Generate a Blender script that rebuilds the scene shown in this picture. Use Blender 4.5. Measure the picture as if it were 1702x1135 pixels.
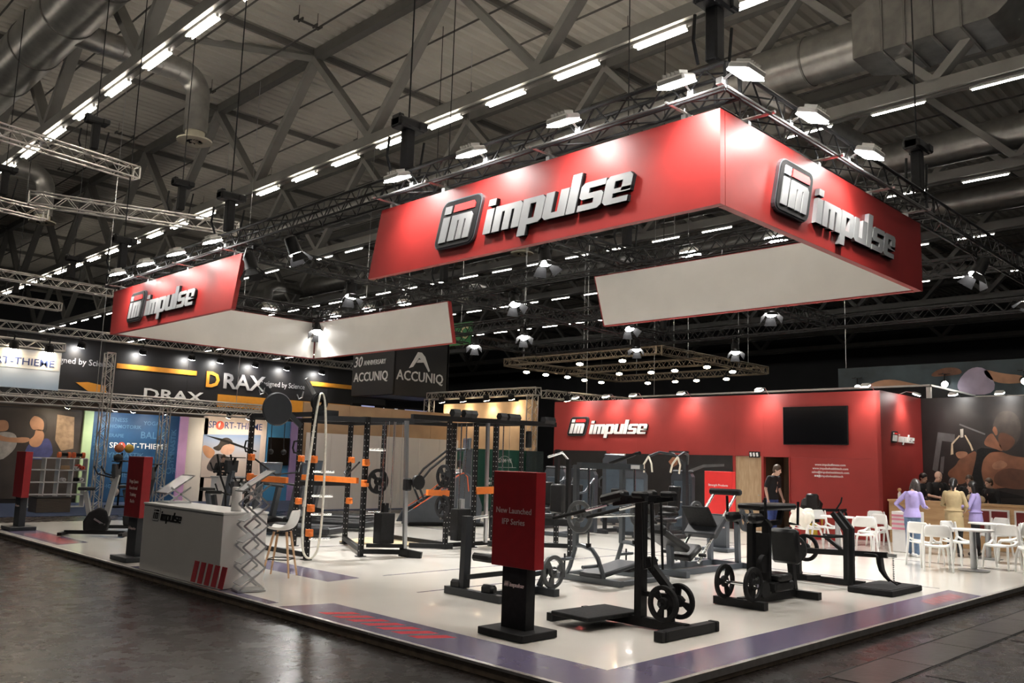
import bpy, bmesh, math, random
from mathutils import Vector, Matrix
random.seed(7)
R = math.radians
for o in list(bpy.data.objects): bpy.data.objects.remove(o)
sc = bpy.context.scene
COL = sc.collection

# ---------------------------------------------------------------- camera
cam_d = bpy.data.cameras.new('camera'); cam = bpy.data.objects.new('camera', cam_d); COL.objects.link(cam)
cam_d.sensor_width = 36.0; cam_d.lens = 1430.37 * 36.0 / 1702.0; cam_d.clip_end = 400
_yaw, _pit, _rol = R(45.06), R(8.0004), R(1.7926)
_F = Vector((math.cos(_pit)*math.cos(_yaw), math.cos(_pit)*math.sin(_yaw), math.sin(_pit)))
_R0 = Vector((math.sin(_yaw), -math.cos(_yaw), 0)); _U0 = _R0.cross(_F)
_Rv = _R0*math.cos(_rol) + _U0*math.sin(_rol); _Uv = _Rv.cross(_F)
_m = Matrix((_Rv, _Uv, -_F)).transposed().to_4x4(); _m.translation = Vector((-5.2865, -4.1502, 1.8))
cam.matrix_world = _m
sc.camera = cam
# ---------------------------------------------------------------- world, exposure
w = bpy.data.worlds.new('hall_air'); sc.world = w; w.use_nodes = True
w.node_tree.nodes['Background'].inputs[0].default_value = (0.9, 0.95, 1.0, 1)
w.node_tree.nodes['Background'].inputs[1].default_value = 0.02
vs = sc.view_settings; vs.view_transform = 'Standard'; vs.look = 'None'; vs.gamma = 1.0; vs.use_curve_mapping = False
vs.exposure = 0.75
FLOOD_W, SPOT_W, WALL_W, TUBE_E = 65.0, 950.0, 42.0, 40.0

# ---------------------------------------------------------------- materials
MATS = {}
def mat(name, col, rough=.5, metal=0.0, var=.08, scale=6.0, bump=0.0, bscale=40.0, emit=0.0, trans=0.0, alpha=1.0, coat=0.0, spec=.5, stretch=None):
    if name in MATS: return MATS[name]
    m = bpy.data.materials.new(name); m.use_nodes = True
    nt = m.node_tree; b = nt.nodes['Principled BSDF']
    c = (*col, 1)
    b.inputs['Base Color'].default_value = c
    b.inputs['Roughness'].default_value = rough; b.inputs['Metallic'].default_value = metal
    b.inputs['Specular IOR Level'].default_value = spec
    if coat: b.inputs['Coat Weight'].default_value = coat
    if trans: b.inputs['Transmission Weight'].default_value = trans
    if alpha < 1: b.inputs['Alpha'].default_value = alpha
    tc = nt.nodes.new('ShaderNodeTexCoord'); src = tc.outputs['Object']
    if stretch:
        mp = nt.nodes.new('ShaderNodeMapping'); mp.inputs['Scale'].default_value = stretch
        nt.links.new(src, mp.inputs[0]); src = mp.outputs[0]
    if var > 0:
        n = nt.nodes.new('ShaderNodeTexNoise'); n.inputs['Scale'].default_value = scale; n.inputs['Detail'].default_value = 4
        nt.links.new(src, n.inputs['Vector'])
        r = nt.nodes.new('ShaderNodeValToRGB')
        r.color_ramp.elements[0].position = .3; r.color_ramp.elements[1].position = .7
        r.color_ramp.elements[0].color = (*[max(0, x*(1-var)) for x in col], 1)
        r.color_ramp.elements[1].color = (*[min(1, x*(1+var)) for x in col], 1)
        nt.links.new(n.outputs['Fac'], r.inputs[0]); nt.links.new(r.outputs[0], b.inputs['Base Color'])
    if bump > 0:
        n2 = nt.nodes.new('ShaderNodeTexNoise'); n2.inputs['Scale'].default_value = bscale; n2.inputs['Detail'].default_value = 3
        nt.links.new(src, n2.inputs['Vector'])
        bp = nt.nodes.new('ShaderNodeBump'); bp.inputs['Strength'].default_value = bump; bp.inputs['Distance'].default_value = .02
        nt.links.new(n2.outputs['Fac'], bp.inputs['Height']); nt.links.new(bp.outputs[0], b.inputs['Normal'])
    if emit > 0:
        b.inputs['Emission Color'].default_value = c; b.inputs['Emission Strength'].default_value = emit
    MATS[name] = m
    return m
def wood(name, c1, c2, rough=.45, scale=(1, 1, 12), axis_scale=3.0):
    if name in MATS: return MATS[name]
    m = bpy.data.materials.new(name); m.use_nodes = True; nt = m.node_tree; b = nt.nodes['Principled BSDF']
    tc = nt.nodes.new('ShaderNodeTexCoord'); mp = nt.nodes.new('ShaderNodeMapping'); mp.inputs['Scale'].default_value = scale
    n = nt.nodes.new('ShaderNodeTexNoise'); n.inputs['Scale'].default_value = axis_scale; n.inputs['Detail'].default_value = 6
    r = nt.nodes.new('ShaderNodeValToRGB'); r.color_ramp.elements[0].color = (*c1, 1); r.color_ramp.elements[1].color = (*c2, 1)
    r.color_ramp.elements[0].position = .35; r.color_ramp.elements[1].position = .65
    nt.links.new(tc.outputs['Object'], mp.inputs[0]); nt.links.new(mp.outputs[0], n.inputs['Vector'])
    nt.links.new(n.outputs['Fac'], r.inputs[0]); nt.links.new(r.outputs[0], b.inputs['Base Color'])
    b.inputs['Roughness'].default_value = rough
    MATS[name] = m
    return m
def ramp_print(name, stops, axis=2, size=1.0, rough=.5, noise=.15, nscale=2.5):
    """flat printed picture ground: colour bands along one object axis, disturbed by noise"""
    if name in MATS: return MATS[name]
    m = bpy.data.materials.new(name); m.use_nodes = True; nt = m.node_tree; b = nt.nodes['Principled BSDF']
    tc = nt.nodes.new('ShaderNodeTexCoord'); sp = nt.nodes.new('ShaderNodeSeparateXYZ')
    n = nt.nodes.new('ShaderNodeTexNoise'); n.inputs['Scale'].default_value = nscale; n.inputs['Detail'].default_value = 5
    nt.links.new(tc.outputs['Object'], sp.inputs[0]); nt.links.new(tc.outputs['Object'], n.inputs['Vector'])
    a = nt.nodes.new('ShaderNodeMath'); a.operation = 'MULTIPLY_ADD'; a.inputs[1].default_value = 1.0/size; a.inputs[2].default_value = -noise/2
    nt.links.new(sp.outputs[axis], a.inputs[0])
    a2 = nt.nodes.new('ShaderNodeMath'); a2.operation = 'MULTIPLY_ADD'; a2.inputs[1].default_value = noise
    nt.links.new(n.outputs['Fac'], a2.inputs[0]); nt.links.new(a.outputs[0], a2.inputs[2])
    r = nt.nodes.new('ShaderNodeValToRGB'); el = r.color_ramp.elements
    el[0].position = stops[0][0]; el[0].color = (*stops[0][1], 1); el[1].position = stops[-1][0]; el[1].color = (*stops[-1][1], 1)
    for ps, cc in stops[1:-1]:
        e = el.new(ps); e.color = (*cc, 1)
    nt.links.new(a2.outputs[0], r.inputs[0]); nt.links.new(r.outputs[0], b.inputs['Base Color'])
    b.inputs['Roughness'].default_value = rough
    MATS[name] = m
    return m

# ---------------------------------------------------------------- mesh builder
ORG = Vector((0, 0, 0))
def at(t=None):
    """following meshes are written in stand coordinates and stored relative to this thing's base"""
    global ORG
    ORG = Vector(t.location) if t is not None else Vector((0, 0, 0))
    return t
class MB:
    def __init__(self): self.v = []; self.f = []
    def add(self, vs_, fs_):
        k = len(self.v); self.v += [tuple(x) for x in vs_]; self.f += [tuple(i+k for i in q) for q in fs_]; return self
    def box(self, c, s, rot=None, bev=0.0):
        x, y, z = [q/2 for q in s]
        if bev > 0:
            b = min(bev, x*.9, y*.9, z*.9); vs_ = []
            # chamfered on all vertical + horizontal edges: 24 verts
            for sx in (-1, 1):
                for sy in (-1, 1):
                    for sz in (-1, 1):
                        vs_ += [(sx*x, sy*(y-b), sz*(z-b)), (sx*(x-b), sy*y, sz*(z-b)), (sx*(x-b), sy*(y-b), sz*z)]
            I = lambda sx, sy, sz, k: ((sx > 0)*4+(sy > 0)*2+(sz > 0))*3+k
            fs_ = []
            for s_ in (-1, 1):
                fs_.append([I(s_, -1, -1, 0), I(s_, 1, -1, 0), I(s_, 1, 1, 0), I(s_, -1, 1, 0)])
                fs_.append([I(-1, s_, -1, 1), I(1, s_, -1, 1), I(1, s_, 1, 1), I(-1, s_, 1, 1)])
                fs_.append([I(-1, -1, s_, 2), I(1, -1, s_, 2), I(1, 1, s_, 2), I(-1, 1, s_, 2)])
            for a in (-1, 1):
                for c_ in (-1, 1):
                    fs_.append([I(a, c_, -1, 0), I(a, c_, 1, 0), I(a, c_, 1, 1), I(a, c_, -1, 1)])
                    fs_.append([I(a, -1, c_, 0), I(a, 1, c_, 0), I(a, 1, c_, 2), I(a, -1, c_, 2)])
                    fs_.append([I(-1, a, c_, 1), I(1, a, c_, 1), I(1, a, c_, 2), I(-1, a, c_, 2)])
                    for d in (-1, 1): fs_.append([I(a, c_, d, 0), I(a, c_, d, 1), I(a, c_, d, 2)])
        else:
            vs_ = [(-x, -y, -z), (x, -y, -z), (x, y, -z), (-x, y, -z), (-x, -y, z), (x, -y, z), (x, y, z), (-x, y, z)]
            fs_ = [(0, 3, 2, 1), (4, 5, 6, 7), (0, 1, 5, 4), (1, 2, 6, 5), (2, 3, 7, 6), (3, 0, 4, 7)]
        c = Vector(c)
        if rot is not None:
            vs_ = [rot @ Vector(q) + c for q in vs_]
        else:
            vs_ = [Vector(q) + c for q in vs_]
        return self.add(vs_, fs_)
    def bar(self, p0, p1, w=.06, h=None, up=(0, 0, 1), ext=0.0):
        """rectangular tube from p0 to p1, w across, h along 'up'"""
        h = w if h is None else h
        p0 = Vector(p0); p1 = Vector(p1); d = (p1-p0)
        L = d.length
        if L < 1e-6: return self
        d /= L; p0 = p0 - d*ext; p1 = p1 + d*ext
        u = Vector(up)
        if abs(d.dot(u.normalized())) > .98: u = Vector((1, 0, 0)) if abs(d.x) < .9 else Vector((0, 1, 0))
        s = d.cross(u).normalized(); u = s.cross(d).normalized()
        vs_ = []
        for q in (p0, p1):
            for a, b in ((-1, -1), (1, -1), (1, 1), (-1, 1)): vs_.append(q + s*(a*w/2) + u*(b*h/2))
        return self.add(vs_, [(3, 2, 1, 0), (4, 5, 6, 7), (0, 1, 5, 4), (1, 2, 6, 5), (2, 3, 7, 6), (3, 0, 4, 7)])
    def cyl(self, p0, p1, r0, r1=None, n=12, caps=True):
        r1 = r0 if r1 is None else r1
        p0 = Vector(p0); p1 = Vector(p1); d = (p1-p0).normalized()
        u = Vector((0, 0, 1)) if abs(d.z) < .9 else Vector((1, 0, 0))
        s = d.cross(u).normalized(); u = s.cross(d)
        vs_ = []
        for q, r in ((p0, r0), (p1, r1)):
            for i in range(n):
                a = 2*math.pi*i/n; vs_.append(q + s*(r*math.cos(a)) + u*(r*math.sin(a)))
        fs_ = [(i, (i+1) % n, n+(i+1) % n, n+i) for i in range(n)]
        if caps: fs_ += [tuple(range(n-1, -1, -1)), tuple(range(n, 2*n))]
        return self.add(vs_, fs_)
    def tube(self, pts, r, n=8, closed=False, rs=None):
        pts = [Vector(q) for q in pts]; m = len(pts); vs_ = []
        prev = None
        for i, q in enumerate(pts):
            if closed: t = pts[(i+1) % m]-pts[i-1]
            else: t = pts[min(i+1, m-1)]-pts[max(i-1, 0)]
            t.normalize()
            if prev is None:
                u = Vector((0, 0, 1)) if abs(t.z) < .9 else Vector((1, 0, 0))
                s = t.cross(u).normalized()
            else:
                s = (prev - t*prev.dot(t)).normalized()
            prev = s; u = s.cross(t)
            rr = rs[i] if rs else r
            for k in range(n):
                a = 2*math.pi*k/n; vs_.append(q + s*(rr*math.cos(a)) + u*(rr*math.sin(a)))
        fs_ = []
        for i in range(m if closed else m-1):
            j = (i+1) % m
            for k in range(n): fs_.append((i*n+k, i*n+(k+1) % n, j*n+(k+1) % n, j*n+k))
        if not closed: fs_ += [tuple(range(n-1, -1, -1)), tuple((m-1)*n+k for k in range(n))]
        return self.add(vs_, fs_)
    def lathe(self, prof, n=20, origin=(0, 0, 0), axis='z', capped=True):
        """prof: list of (r, h)"""
        vs_ = []; o = Vector(origin)
        for r, h in prof:
            for k in range(n):
                a = 2*math.pi*k/n; x, y = r*math.cos(a), r*math.sin(a)
                vs_.append(o + (Vector((x, y, h)) if axis == 'z' else Vector((h, x, y)) if axis == 'x' else Vector((x, h, y))))
        fs_ = []
        for i in range(len(prof)-1):
            for k in range(n): fs_.append((i*n+k, i*n+(k+1) % n, (i+1)*n+(k+1) % n, (i+1)*n+k))
        if capped: fs_ += [tuple(range(n-1, -1, -1)), tuple((len(prof)-1)*n+k for k in range(n))]
        return self.add(vs_, fs_)
    def prism(self, poly, d0, d1, plane='xz', off=(0, 0, 0)):
        """extrude a 2-D polygon (a, b) between depth d0 and d1 along the third axis"""
        o = Vector(off); n = len(poly)
        def p(a, b, d): return o + (Vector((a, d, b)) if plane == 'xz' else Vector((d, a, b)) if plane == 'yz' else Vector((a, b, d)))
        vs_ = [p(a, b, d0) for a, b in poly] + [p(a, b, d1) for a, b in poly]
        fs_ = [tuple(range(n)), tuple(range(2*n-1, n-1, -1))] + [(i, n+i, n+(i+1) % n, (i+1) % n) for i in range(n)]
        return self.add(vs_, fs_)
    def sphere(self, c, r, n=12, m=8, sc_=(1, 1, 1)):
        c = Vector(c); vs_ = []
        for i in range(m+1):
            t = math.pi*i/m
            for k in range(n):
                a = 2*math.pi*k/n
                vs_.append(c + Vector((r*sc_[0]*math.sin(t)*math.cos(a), r*sc_[1]*math.sin(t)*math.sin(a), r*sc_[2]*math.cos(t))))
        fs_ = [(i*n+k, (i+1)*n+k, (i+1)*n+(k+1) % n, i*n+(k+1) % n) for i in range(m) for k in range(n)]
        return self.add(vs_, fs_)
    def build(self, name, material, parent=None, smooth=False, bevel=0.0):
        me = bpy.data.meshes.new(name); me.from_pydata([tuple(Vector(q)-ORG) for q in self.v], [], self.f)
        bm = bmesh.new(); bm.from_mesh(me)
        bmesh.ops.remove_doubles(bm, verts=bm.verts, dist=1e-5)
        bmesh.ops.recalc_face_normals(bm, faces=bm.faces)
        bm.to_mesh(me); bm.free()
        o = bpy.data.objects.new(name, me); COL.objects.link(o)
        for mm in (material if isinstance(material, (list, tuple)) else [material]): me.materials.append(mm)
        if smooth:
            for pl in me.polygons: pl.use_smooth = True
            es = [e for e in me.edges]
            me.set_sharp_from_angle(angle=R(40))
        if bevel > 0:
            bv = o.modifiers.new('edge', 'BEVEL'); bv.width = bevel; bv.segments = 2; bv.limit_method = 'ANGLE'; bv.angle_limit = R(40)
        if parent is not None: o.parent = parent
        return o
def chaikin(pts, it=2):
    """round the corners of a printed outline"""
    for _ in range(it):
        o = []
        for i in range(len(pts)):
            a, b = pts[i], pts[(i+1) % len(pts)]
            o += [(a[0]*.75+b[0]*.25, a[1]*.75+b[1]*.25), (a[0]*.25+b[0]*.75, a[1]*.25+b[1]*.75)]
        pts = o
    return pts
def thing(name, label, cat, loc=(0, 0, 0), rz=0.0, group=None):
    o = bpy.data.objects.new(name, None); COL.objects.link(o); o.empty_display_size = .1
    o.location = loc; o.rotation_euler = (0, 0, rz); o['label'] = label; o['category'] = cat
    if group: o['group'] = group
    return o
def tag(o, label, cat, group=None, loc=None, rz=None):
    o['label'] = label; o['category'] = cat
    if group: o['group'] = group
    if loc is not None: o.location = loc
    if rz is not None: o.rotation_euler = (0, 0, rz)
    return o
def struct(o, label=None):
    o['kind'] = 'structure'
    if label: o['label'] = label
    return o
def copy_tree(o, parent=None):
    c = o.copy(); COL.objects.link(c)
    if parent is not None: c.parent = parent; c.matrix_parent_inverse = o.matrix_parent_inverse
    for ch in o.children: copy_tree(ch, c)
    return c
def dup(root, loc, rz, label, group=None):
    c = copy_tree(root); c.location = loc; c.rotation_euler = (0, 0, rz); c['label'] = label
    if group: c['group'] = group
    return c
def orient(o, d, roll_up=(0, 0, 1)):
    """aim the object's -Z along d"""
    o.rotation_euler = Vector(d).to_track_quat('-Z', 'Y').to_euler()
def text(body, name, material, parent, size, loc, rot, depth=.004, bold=0.0, shear=0.0, align='CENTER', width=None, squash=1.0):
    """printed or raised lettering from the built-in face, turned into a mesh"""
    cu = bpy.data.curves.new('tmp_text', 'FONT'); cu.body = body; cu.size = size; cu.extrude = depth; cu.offset = bold*size
    cu.align_x = align; cu.align_y = 'CENTER'; cu.shear = shear; cu.resolution_u = 2; cu.fill_mode = 'FRONT' if depth == 0 else 'BOTH'
    t = bpy.data.objects.new('tmp_text', cu); COL.objects.link(t)
    dg = bpy.context.evaluated_depsgraph_get()
    me = bpy.data.meshes.new_from_object(t.evaluated_get(dg))
    bpy.data.objects.remove(t); bpy.data.curves.remove(cu)
    me.name = name
    if width:
        xs = [q.co.x for q in me.vertices]; k = width/(max(xs)-min(xs))
        for q in me.vertices: q.co.x *= k
    if squash != 1.0:
        for q in me.vertices: q.co.y *= squash
    o = bpy.data.objects.new(name, me); COL.objects.link(o); me.materials.clear(); me.materials.append(material)
    o.location = Vector(loc)-ORG; o.rotation_euler = rot
    if parent is not None: o.parent = parent
    return o
FACE_NX = (R(90), 0, R(-90))    # lettering read while looking towards +x (its face towards -x)
FACE_NY = (R(90), 0, 0)         # lettering read while looking towards +y (its face towards -y)
# ================================================================ palette
BLACK = mat('black_powder_coat', (.010, .010, .011), .5, var=.2, scale=30, spec=.22)
BLACKM = mat('black_matte', (.012, .012, .013), .65, var=.2, scale=20, spec=.2)
RUBBER = mat('black_rubber', (.012, .012, .013), .75, var=.25, scale=25, bump=.2, spec=.2)
VINYL = mat('black_vinyl_padding', (.011, .011, .012), .42, var=.2, scale=14, bump=.15, bscale=90, spec=.3)
CHAR = mat('charcoal_paint', (.03, .033, .038), .45, var=.1, spec=.3)
SLATE = mat('slate_grey_paint', (.075, .087, .105), .38, var=.08, metal=.2)
GREYM = mat('grey_metallic_paint', (.10, .112, .125), .36, metal=.35, var=.08)
CHROME = mat('chrome', (.72, .73, .74), .18, metal=1.0, var=.04)
STEEL = mat('brushed_steel', (.55, .56, .57), .34, metal=1.0, var=.08, stretch=(40, 1, 1))
ORANGE = mat('orange_paint', (.75, .19, .03), .45, var=.1)
WHITE = mat('white_laminate', (.74, .74, .73), .35, var=.03)
WHITEP = mat('white_plastic', (.80, .80, .78), .4, var=.03)
RED = mat('red_banner_print', (.31, .023, .021), .42, var=.06, scale=3)
REDW = mat('red_wall_paint', (.33, .034, .030), .48, var=.06, scale=2)
REDS = mat('red_sign_board', (.30, .010, .014), .42, var=.1, scale=8)
REDL = mat('bright_red_print', (.78, .03, .03), .5, var=.05)
SILVER = mat('silver_letter_face', (.36, .37, .38), .36, metal=.3, var=.05)
BANW = mat('white_banner_back', (.78, .76, .73), .6, var=.03, scale=2)
LETW = mat('white_lettering', (.82, .82, .82), .5, var=.02)
TRUSSB = mat('black_truss_paint', (.010, .010, .011), .45, var=.25, scale=20, spec=.25)
TRUSSA = mat('aluminium_truss', (.62, .60, .57), .35, metal=.9, var=.08)
BEIGE = mat('beige_fabric_wall', (.52, .36, .22), .8, var=.12, scale=1.3)

# ================================================================ hall floor
def floor_mat():
    m = bpy.data.materials.new('worn_dark_hall_floor'); m.use_nodes = True; nt = m.node_tree; b = nt.nodes['Principled BSDF']
    tc = nt.nodes.new('ShaderNodeTexCoord')
    n = nt.nodes.new('ShaderNodeTexNoise'); n.inputs['Scale'].default_value = .55; n.inputs['Detail'].default_value = 8; n.inputs['Roughness'].default_value = .65
    r = nt.nodes.new('ShaderNodeValToRGB'); r.color_ramp.elements[0].color = (.010, .008, .0075, 1); r.color_ramp.elements[1].color = (.022, .0175, .016, 1)
    r.color_ramp.elements[0].position = .33; r.color_ramp.elements[1].position = .72
    n2 = nt.nodes.new('ShaderNodeTexNoise'); n2.inputs['Scale'].default_value = 3.2; n2.inputs['Detail'].default_value = 10; n2.inputs['Roughness'].default_value = .7
    r2 = nt.nodes.new('ShaderNodeMapRange'); r2.inputs[1].default_value = .35; r2.inputs[2].default_value = .7; r2.inputs[3].default_value = .22; r2.inputs[4].default_value = .34
    n3 = nt.nodes.new('ShaderNodeTexNoise'); n3.inputs['Scale'].default_value = 9; n3.inputs['Detail'].default_value = 4
    bp = nt.nodes.new('ShaderNodeBump'); bp.inputs['Strength'].default_value = .015; bp.inputs['Distance'].default_value = .02
    b.inputs['Specular IOR Level'].default_value = .32
    for x in (n, n2, n3): nt.links.new(tc.outputs['Object'], x.inputs['Vector'])
    nt.links.new(n.outputs['Fac'], r.inputs[0]); nt.links.new(r.outputs[0], b.inputs['Base Color'])
    nt.links.new(n2.outputs['Fac'], r2.inputs[0]); nt.links.new(r2.outputs[0], b.inputs['Roughness'])
    nt.links.new(n3.outputs['Fac'], bp.inputs['Height']); nt.links.new(bp.outputs[0], b.inputs['Normal'])
    return m
FLOORM = floor_mat()
fl = struct(MB().box((38, 34, -.05), (120, 120, .1)).build('floor', FLOORM), 'dark worn glossy hall floor around the raised stand')
SEAM = mat('dark_floor_joint', (.006, .006, .006), .6, var=.1)
LIDM = mat('duct_cover_plate', (.034, .030, .028), .3, var=.35, scale=3, bump=.2, bscale=8)
# service-duct cover plates let into the floor beside the stand
for i in range(9):
    x0 = 2.4 + i*1.25
    for j, (ya, yb) in enumerate(((-1.02, -.55),)):
        MB().box((x0+.62, (ya+yb)/2, .002), (1.23, yb-ya-.02, .008)).build('duct_cover', LIDM, fl)
for ya in (-1.03, -.54):
    MB().box((8, ya, .0012), (11.5, .016, .005)).build('joint_strip', SEAM, fl)
for k in range(5):
    MB().box((3.2+k*2.6, -3.4, .0012), (.014, 4.6, .005)).build('joint_strip', SEAM, fl)
CARPET = mat('blue_carpet', (.035, .055, .12), .95, var=.2, scale=18, bump=.3, bscale=200)
cb = MB().box((8.5, 26.5, .006), (20, 11, .012)).build('floor_carpet', CARPET); struct(cb, 'dark blue carpet of the neighbouring sports stand')

# ================================================================ raised platform of the stand
PZ = .111
PLATM = mat('glossy_white_stand_floor', (.68, .655, .605), .16, var=.03, scale=1.2, coat=.2)
PURP = mat('purple_grey_floor_print', (.12, .105, .17), .22, var=.06, scale=3)
REDF = mat('red_floor_print', (.50, .045, .06), .22, var=.06)
ALU = mat('aluminium_edge', (.60, .58, .55), .33, metal=.85, var=.12, scale=12)
EDGE = mat('brown_platform_edge', (.16, .12, .085), .6, var=.3, scale=10)
plat = struct(bpy.data.objects.new('floor_stand', None), 'raised glossy white stand floor with purple border'); COL.objects.link(plat)
MB().box((10.6, 8.9, PZ/2-.003), (21.2, 17.8, PZ-.006)).build('platform_top', PLATM, plat)
PT = PZ - .006
e = MB(); e.box((-.012, 8.9, .045), (.02, 17.8, .085)); e.box((10.6, -.012, .045), (21.2, .02, .085)); e.build('platform_side', EDGE, plat)
for k in range(6):
    MB().box((-.014, 1.48+k*2.966, PZ-.013), (.05, 2.955, .024)).build('edge_trim', ALU, plat)
    MB().box((1.77+k*3.533, -.016, PZ-.032), (3.525, .05, .062)).build('edge_trim', ALU, plat)
def fpoly(pts, name, m, h=.0015):
    MB().prism(pts, PT-.002, PT+h, plane='xy').build(name, m, plat)
fpoly([(.02, .02), (.64, .54), (.66, 4.62), (.02, 4.78)], 'border_print', PURP)
fpoly([(.02, .02), (8.58, .02), (8.85, .56), (.64, .54)], 'border_print', PURP)
fpoly([(1.58, 6.16), (2.16, 6.24), (2.16, 8.6), (2.1, 8.95), (1.55, 8.85)], 'border_print', PURP)
fpoly([(.14, 12.5), (.74, 12.75), (.74, 15.95), (.14, 16.1)], 'border_print', PURP)
fpoly([(.03, 5.0), (.16, 5.0), (.16, 9.0), (.03, 9.0)], 'border_print', PURP)
for k in range(7):
    y0 = 2.3 + k*.262
    fpoly([(.18, y0+.18), (.18, y0+.34), (.50, y0+.14), (.50, y0-.02)], 'red_stripe', REDF, .0022)
for k in range(6):
    x0 = 7.15 + k*.21
    fpoly([(x0-.10, .14), (x0+.02, .14), (x0+.22, .40), (x0+.10, .40)], 'red_stripe', REDF, .0022)
for k in range(7):
    y0 = 12.75 + k*.31
    fpoly([(.26, y0), (.26, y0+.2), (.62, y0+.32), (.62, y0+.12)], 'red_stripe', REDF, .0022)
for ya in (4.74, 6.27, 10.2, 13.6):
    MB().box((11.4, ya, PT+.0004), (18.8 if ya < 5 else 17.6, .045, .0012)).build('thin_floor_line', PURP, plat)
for xa in (8.9, 12.9, 16.3):
    MB().box((xa, 9.0, PT+.0008), (.045, 16.6, .0012)).build('thin_floor_line', PURP, plat)

# ================================================================ roof: deck, purlins, planar trusses, light rows
DECK = mat('pale_roof_deck', (.56, .54, .49), .7, var=.08, scale=.5)
ROOFS = mat('roof_steel_grey', (.27, .265, .25), .55, var=.1, scale=1.5)
ROOFD = mat('roof_steel_dark', (.16, .155, .145), .55, var=.1, scale=1.5)
ceil = struct(bpy.data.objects.new('ceiling', None), 'high hall roof of corrugated deck on steel trusses'); COL.objects.link(ceil)
ZB, ZTOP = 12.0, 16.35
XR = [-4.65 + 7.6*k for k in range(10)]
# corrugated deck: ribs run along x, waves along y
d = MB(); y = -14.0; prof = []
while y < 92:
    prof += [(y, 0), (y+.09, -.13), (y+.24, -.13), (y+.33, 0)]; y += .45
vv = []; ff = []
for a, z in prof: vv += [(-14, a, ZTOP+.38+z), (96, a, ZTOP+.38+z)]
ff = [(2*i, 2*i+1, 2*i+3, 2*i+2) for i in range(len(prof)-1)]
d.add(vv, ff).build('roof_deck', DECK, ceil)
chord_b = chord_t = None
for i, xr in enumerate(XR):
    MB().box((xr, 38, ZB+.16), (.34, 108, .34)).build('bottom_chord', ROOFS, ceil)
    MB().box((xr, 38, ZTOP+.05), (.3, 108, .38)).build('top_chord', ROOFD, ceil)
# diagonals: one mesh shared by all
def diag_mesh(s):
    m = MB(); m.bar((0, 0, ZB+.3), (0, s*3.775, ZTOP-.1), .22, .34, up=(1, 0, 0)); o = m.build('diagonal_brace', ROOFS, ceil); return o
dA = diag_mesh(1); dB = diag_mesh(-1)
first = {1: dA, -1: dB}
for xr in XR:
    for k in range(-2, 11):
        yb = 3.5 + 7.55*k
        for s in (1, -1):
            o = first[s]
            if o is None:
                o = (dA if s == 1 else dB).copy(); COL.objects.link(o)
            first[s] = None
            o.location = (xr, yb, 0)
# purlins along x at top level and round cross braces
pm = None
for k in range(-1, 12):
    yb = 3.5 + 7.55*k + 3.775
    o = MB().box((0, 0, 0), (110, .12, .2)).build('purlin', ROOFD, ceil) if pm is None else pm.copy()
    if pm is None: pm = o
    else: COL.objects.link(o)
    o.location = (40, yb, ZTOP+.1)
pm = None
for i, xr in enumerate(XR[:-1]):
    for k in ((2,) if i == 2 else (5,) if i == 1 else ()):
        yt = 3.5 + 7.55*k + 3.775
        if pm is None:
            pm = MB().cyl((0, 0, ZTOP-.05), (-3.8, 3.0, ZTOP+.36), .16, n=8).build('round_brace', ROOFS, ceil); o = pm
        else: o = pm.copy(); COL.objects.link(o)
        o.location = (xr, yt, 0)
# thin sprinkler pipes along y
PIPE = mat('sprinkler_pipe', (.10, .095, .088), .5, metal=.4, var=.1)
pm = None
for i, xr in enumerate(XR[:-1]):
    for f_ in (.22, .5, .8):
        if pm is None: pm = MB().cyl((0, -12, 0), (0, 88, 0), .035, n=6).build('sprinkler_pipe', PIPE, ceil); o = pm
        else: o = pm.copy(); COL.objects.link(o)
        o.location = (xr+7.6*f_, 0, ZTOP-.35)
pm = None
for i, xr in enumerate(XR[1:6]):
    for k in range(-1, 6):
        if pm is None:
            q = MB(); q.bar((0, 0, 0), (.9, 0, 0), .05, .06); q.cyl((.1, 0, 0), (.1, 0, .5), .012, n=5); q.cyl((.8, 0, 0), (.8, 0, .5), .012, n=5)
            for xx in (.0, .18, .72, .9): q.bar((xx, -.14, .03), (xx, .14, .03), .04, .09)
            pm = q.build('pipe_hanger', PIPE, ceil); o = pm
        else: o = pm.copy(); COL.objects.link(o)
        o.location = (xr+5.1, 4.5+7.55*k, ZTOP-.5)
# cable tray and luminaires under each bottom chord
TRAY = mat('light_rail', (.10, .097, .092), .6, var=.1)
TUBE1 = mat('fluorescent_tube_far', (1.0, .95, .88), .4, var=0, emit=TUBE_E*.4)
TUBE = mat('fluorescent_tube', (1.0, .90, .76), .4, var=0, emit=TUBE_E)
for xr in XR: MB().box((xr+.02, 38, ZB-.06), (.16, 108, .07)).build('light_rail', TRAY, ceil)
WHITEM = mat('white_lamp_housing', (.6, .6, .58), .5, var=.05)
lam = thing('ceiling_light', 'x', 'ceiling light', (0, 0, 0))
MB().box((0, 0, -.02), (.07, 1.5, .06)).build('housing', WHITEM, lam)
for sx in (-.075, .075): MB().cyl((sx, -.7, -.06), (sx, .7, -.06), .024, n=6).build('tube', TUBE, lam)
lam1 = thing('ceiling_light', 'x', 'ceiling light', (0, 0, 0))
MB().box((0, 0, -.02), (.06, 1.5, .06)).build('housing', WHITEM, lam1)
MB().cyl((0, -.7, -.07), (0, .7, -.07), .024, n=6).build('tube', TUBE1, lam1)
used = set()
ROWN = {2: 'second row, running above the big red banners', 1: 'upper left row beside the big round duct', 3: 'row over the far right side of the stand'}
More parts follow.
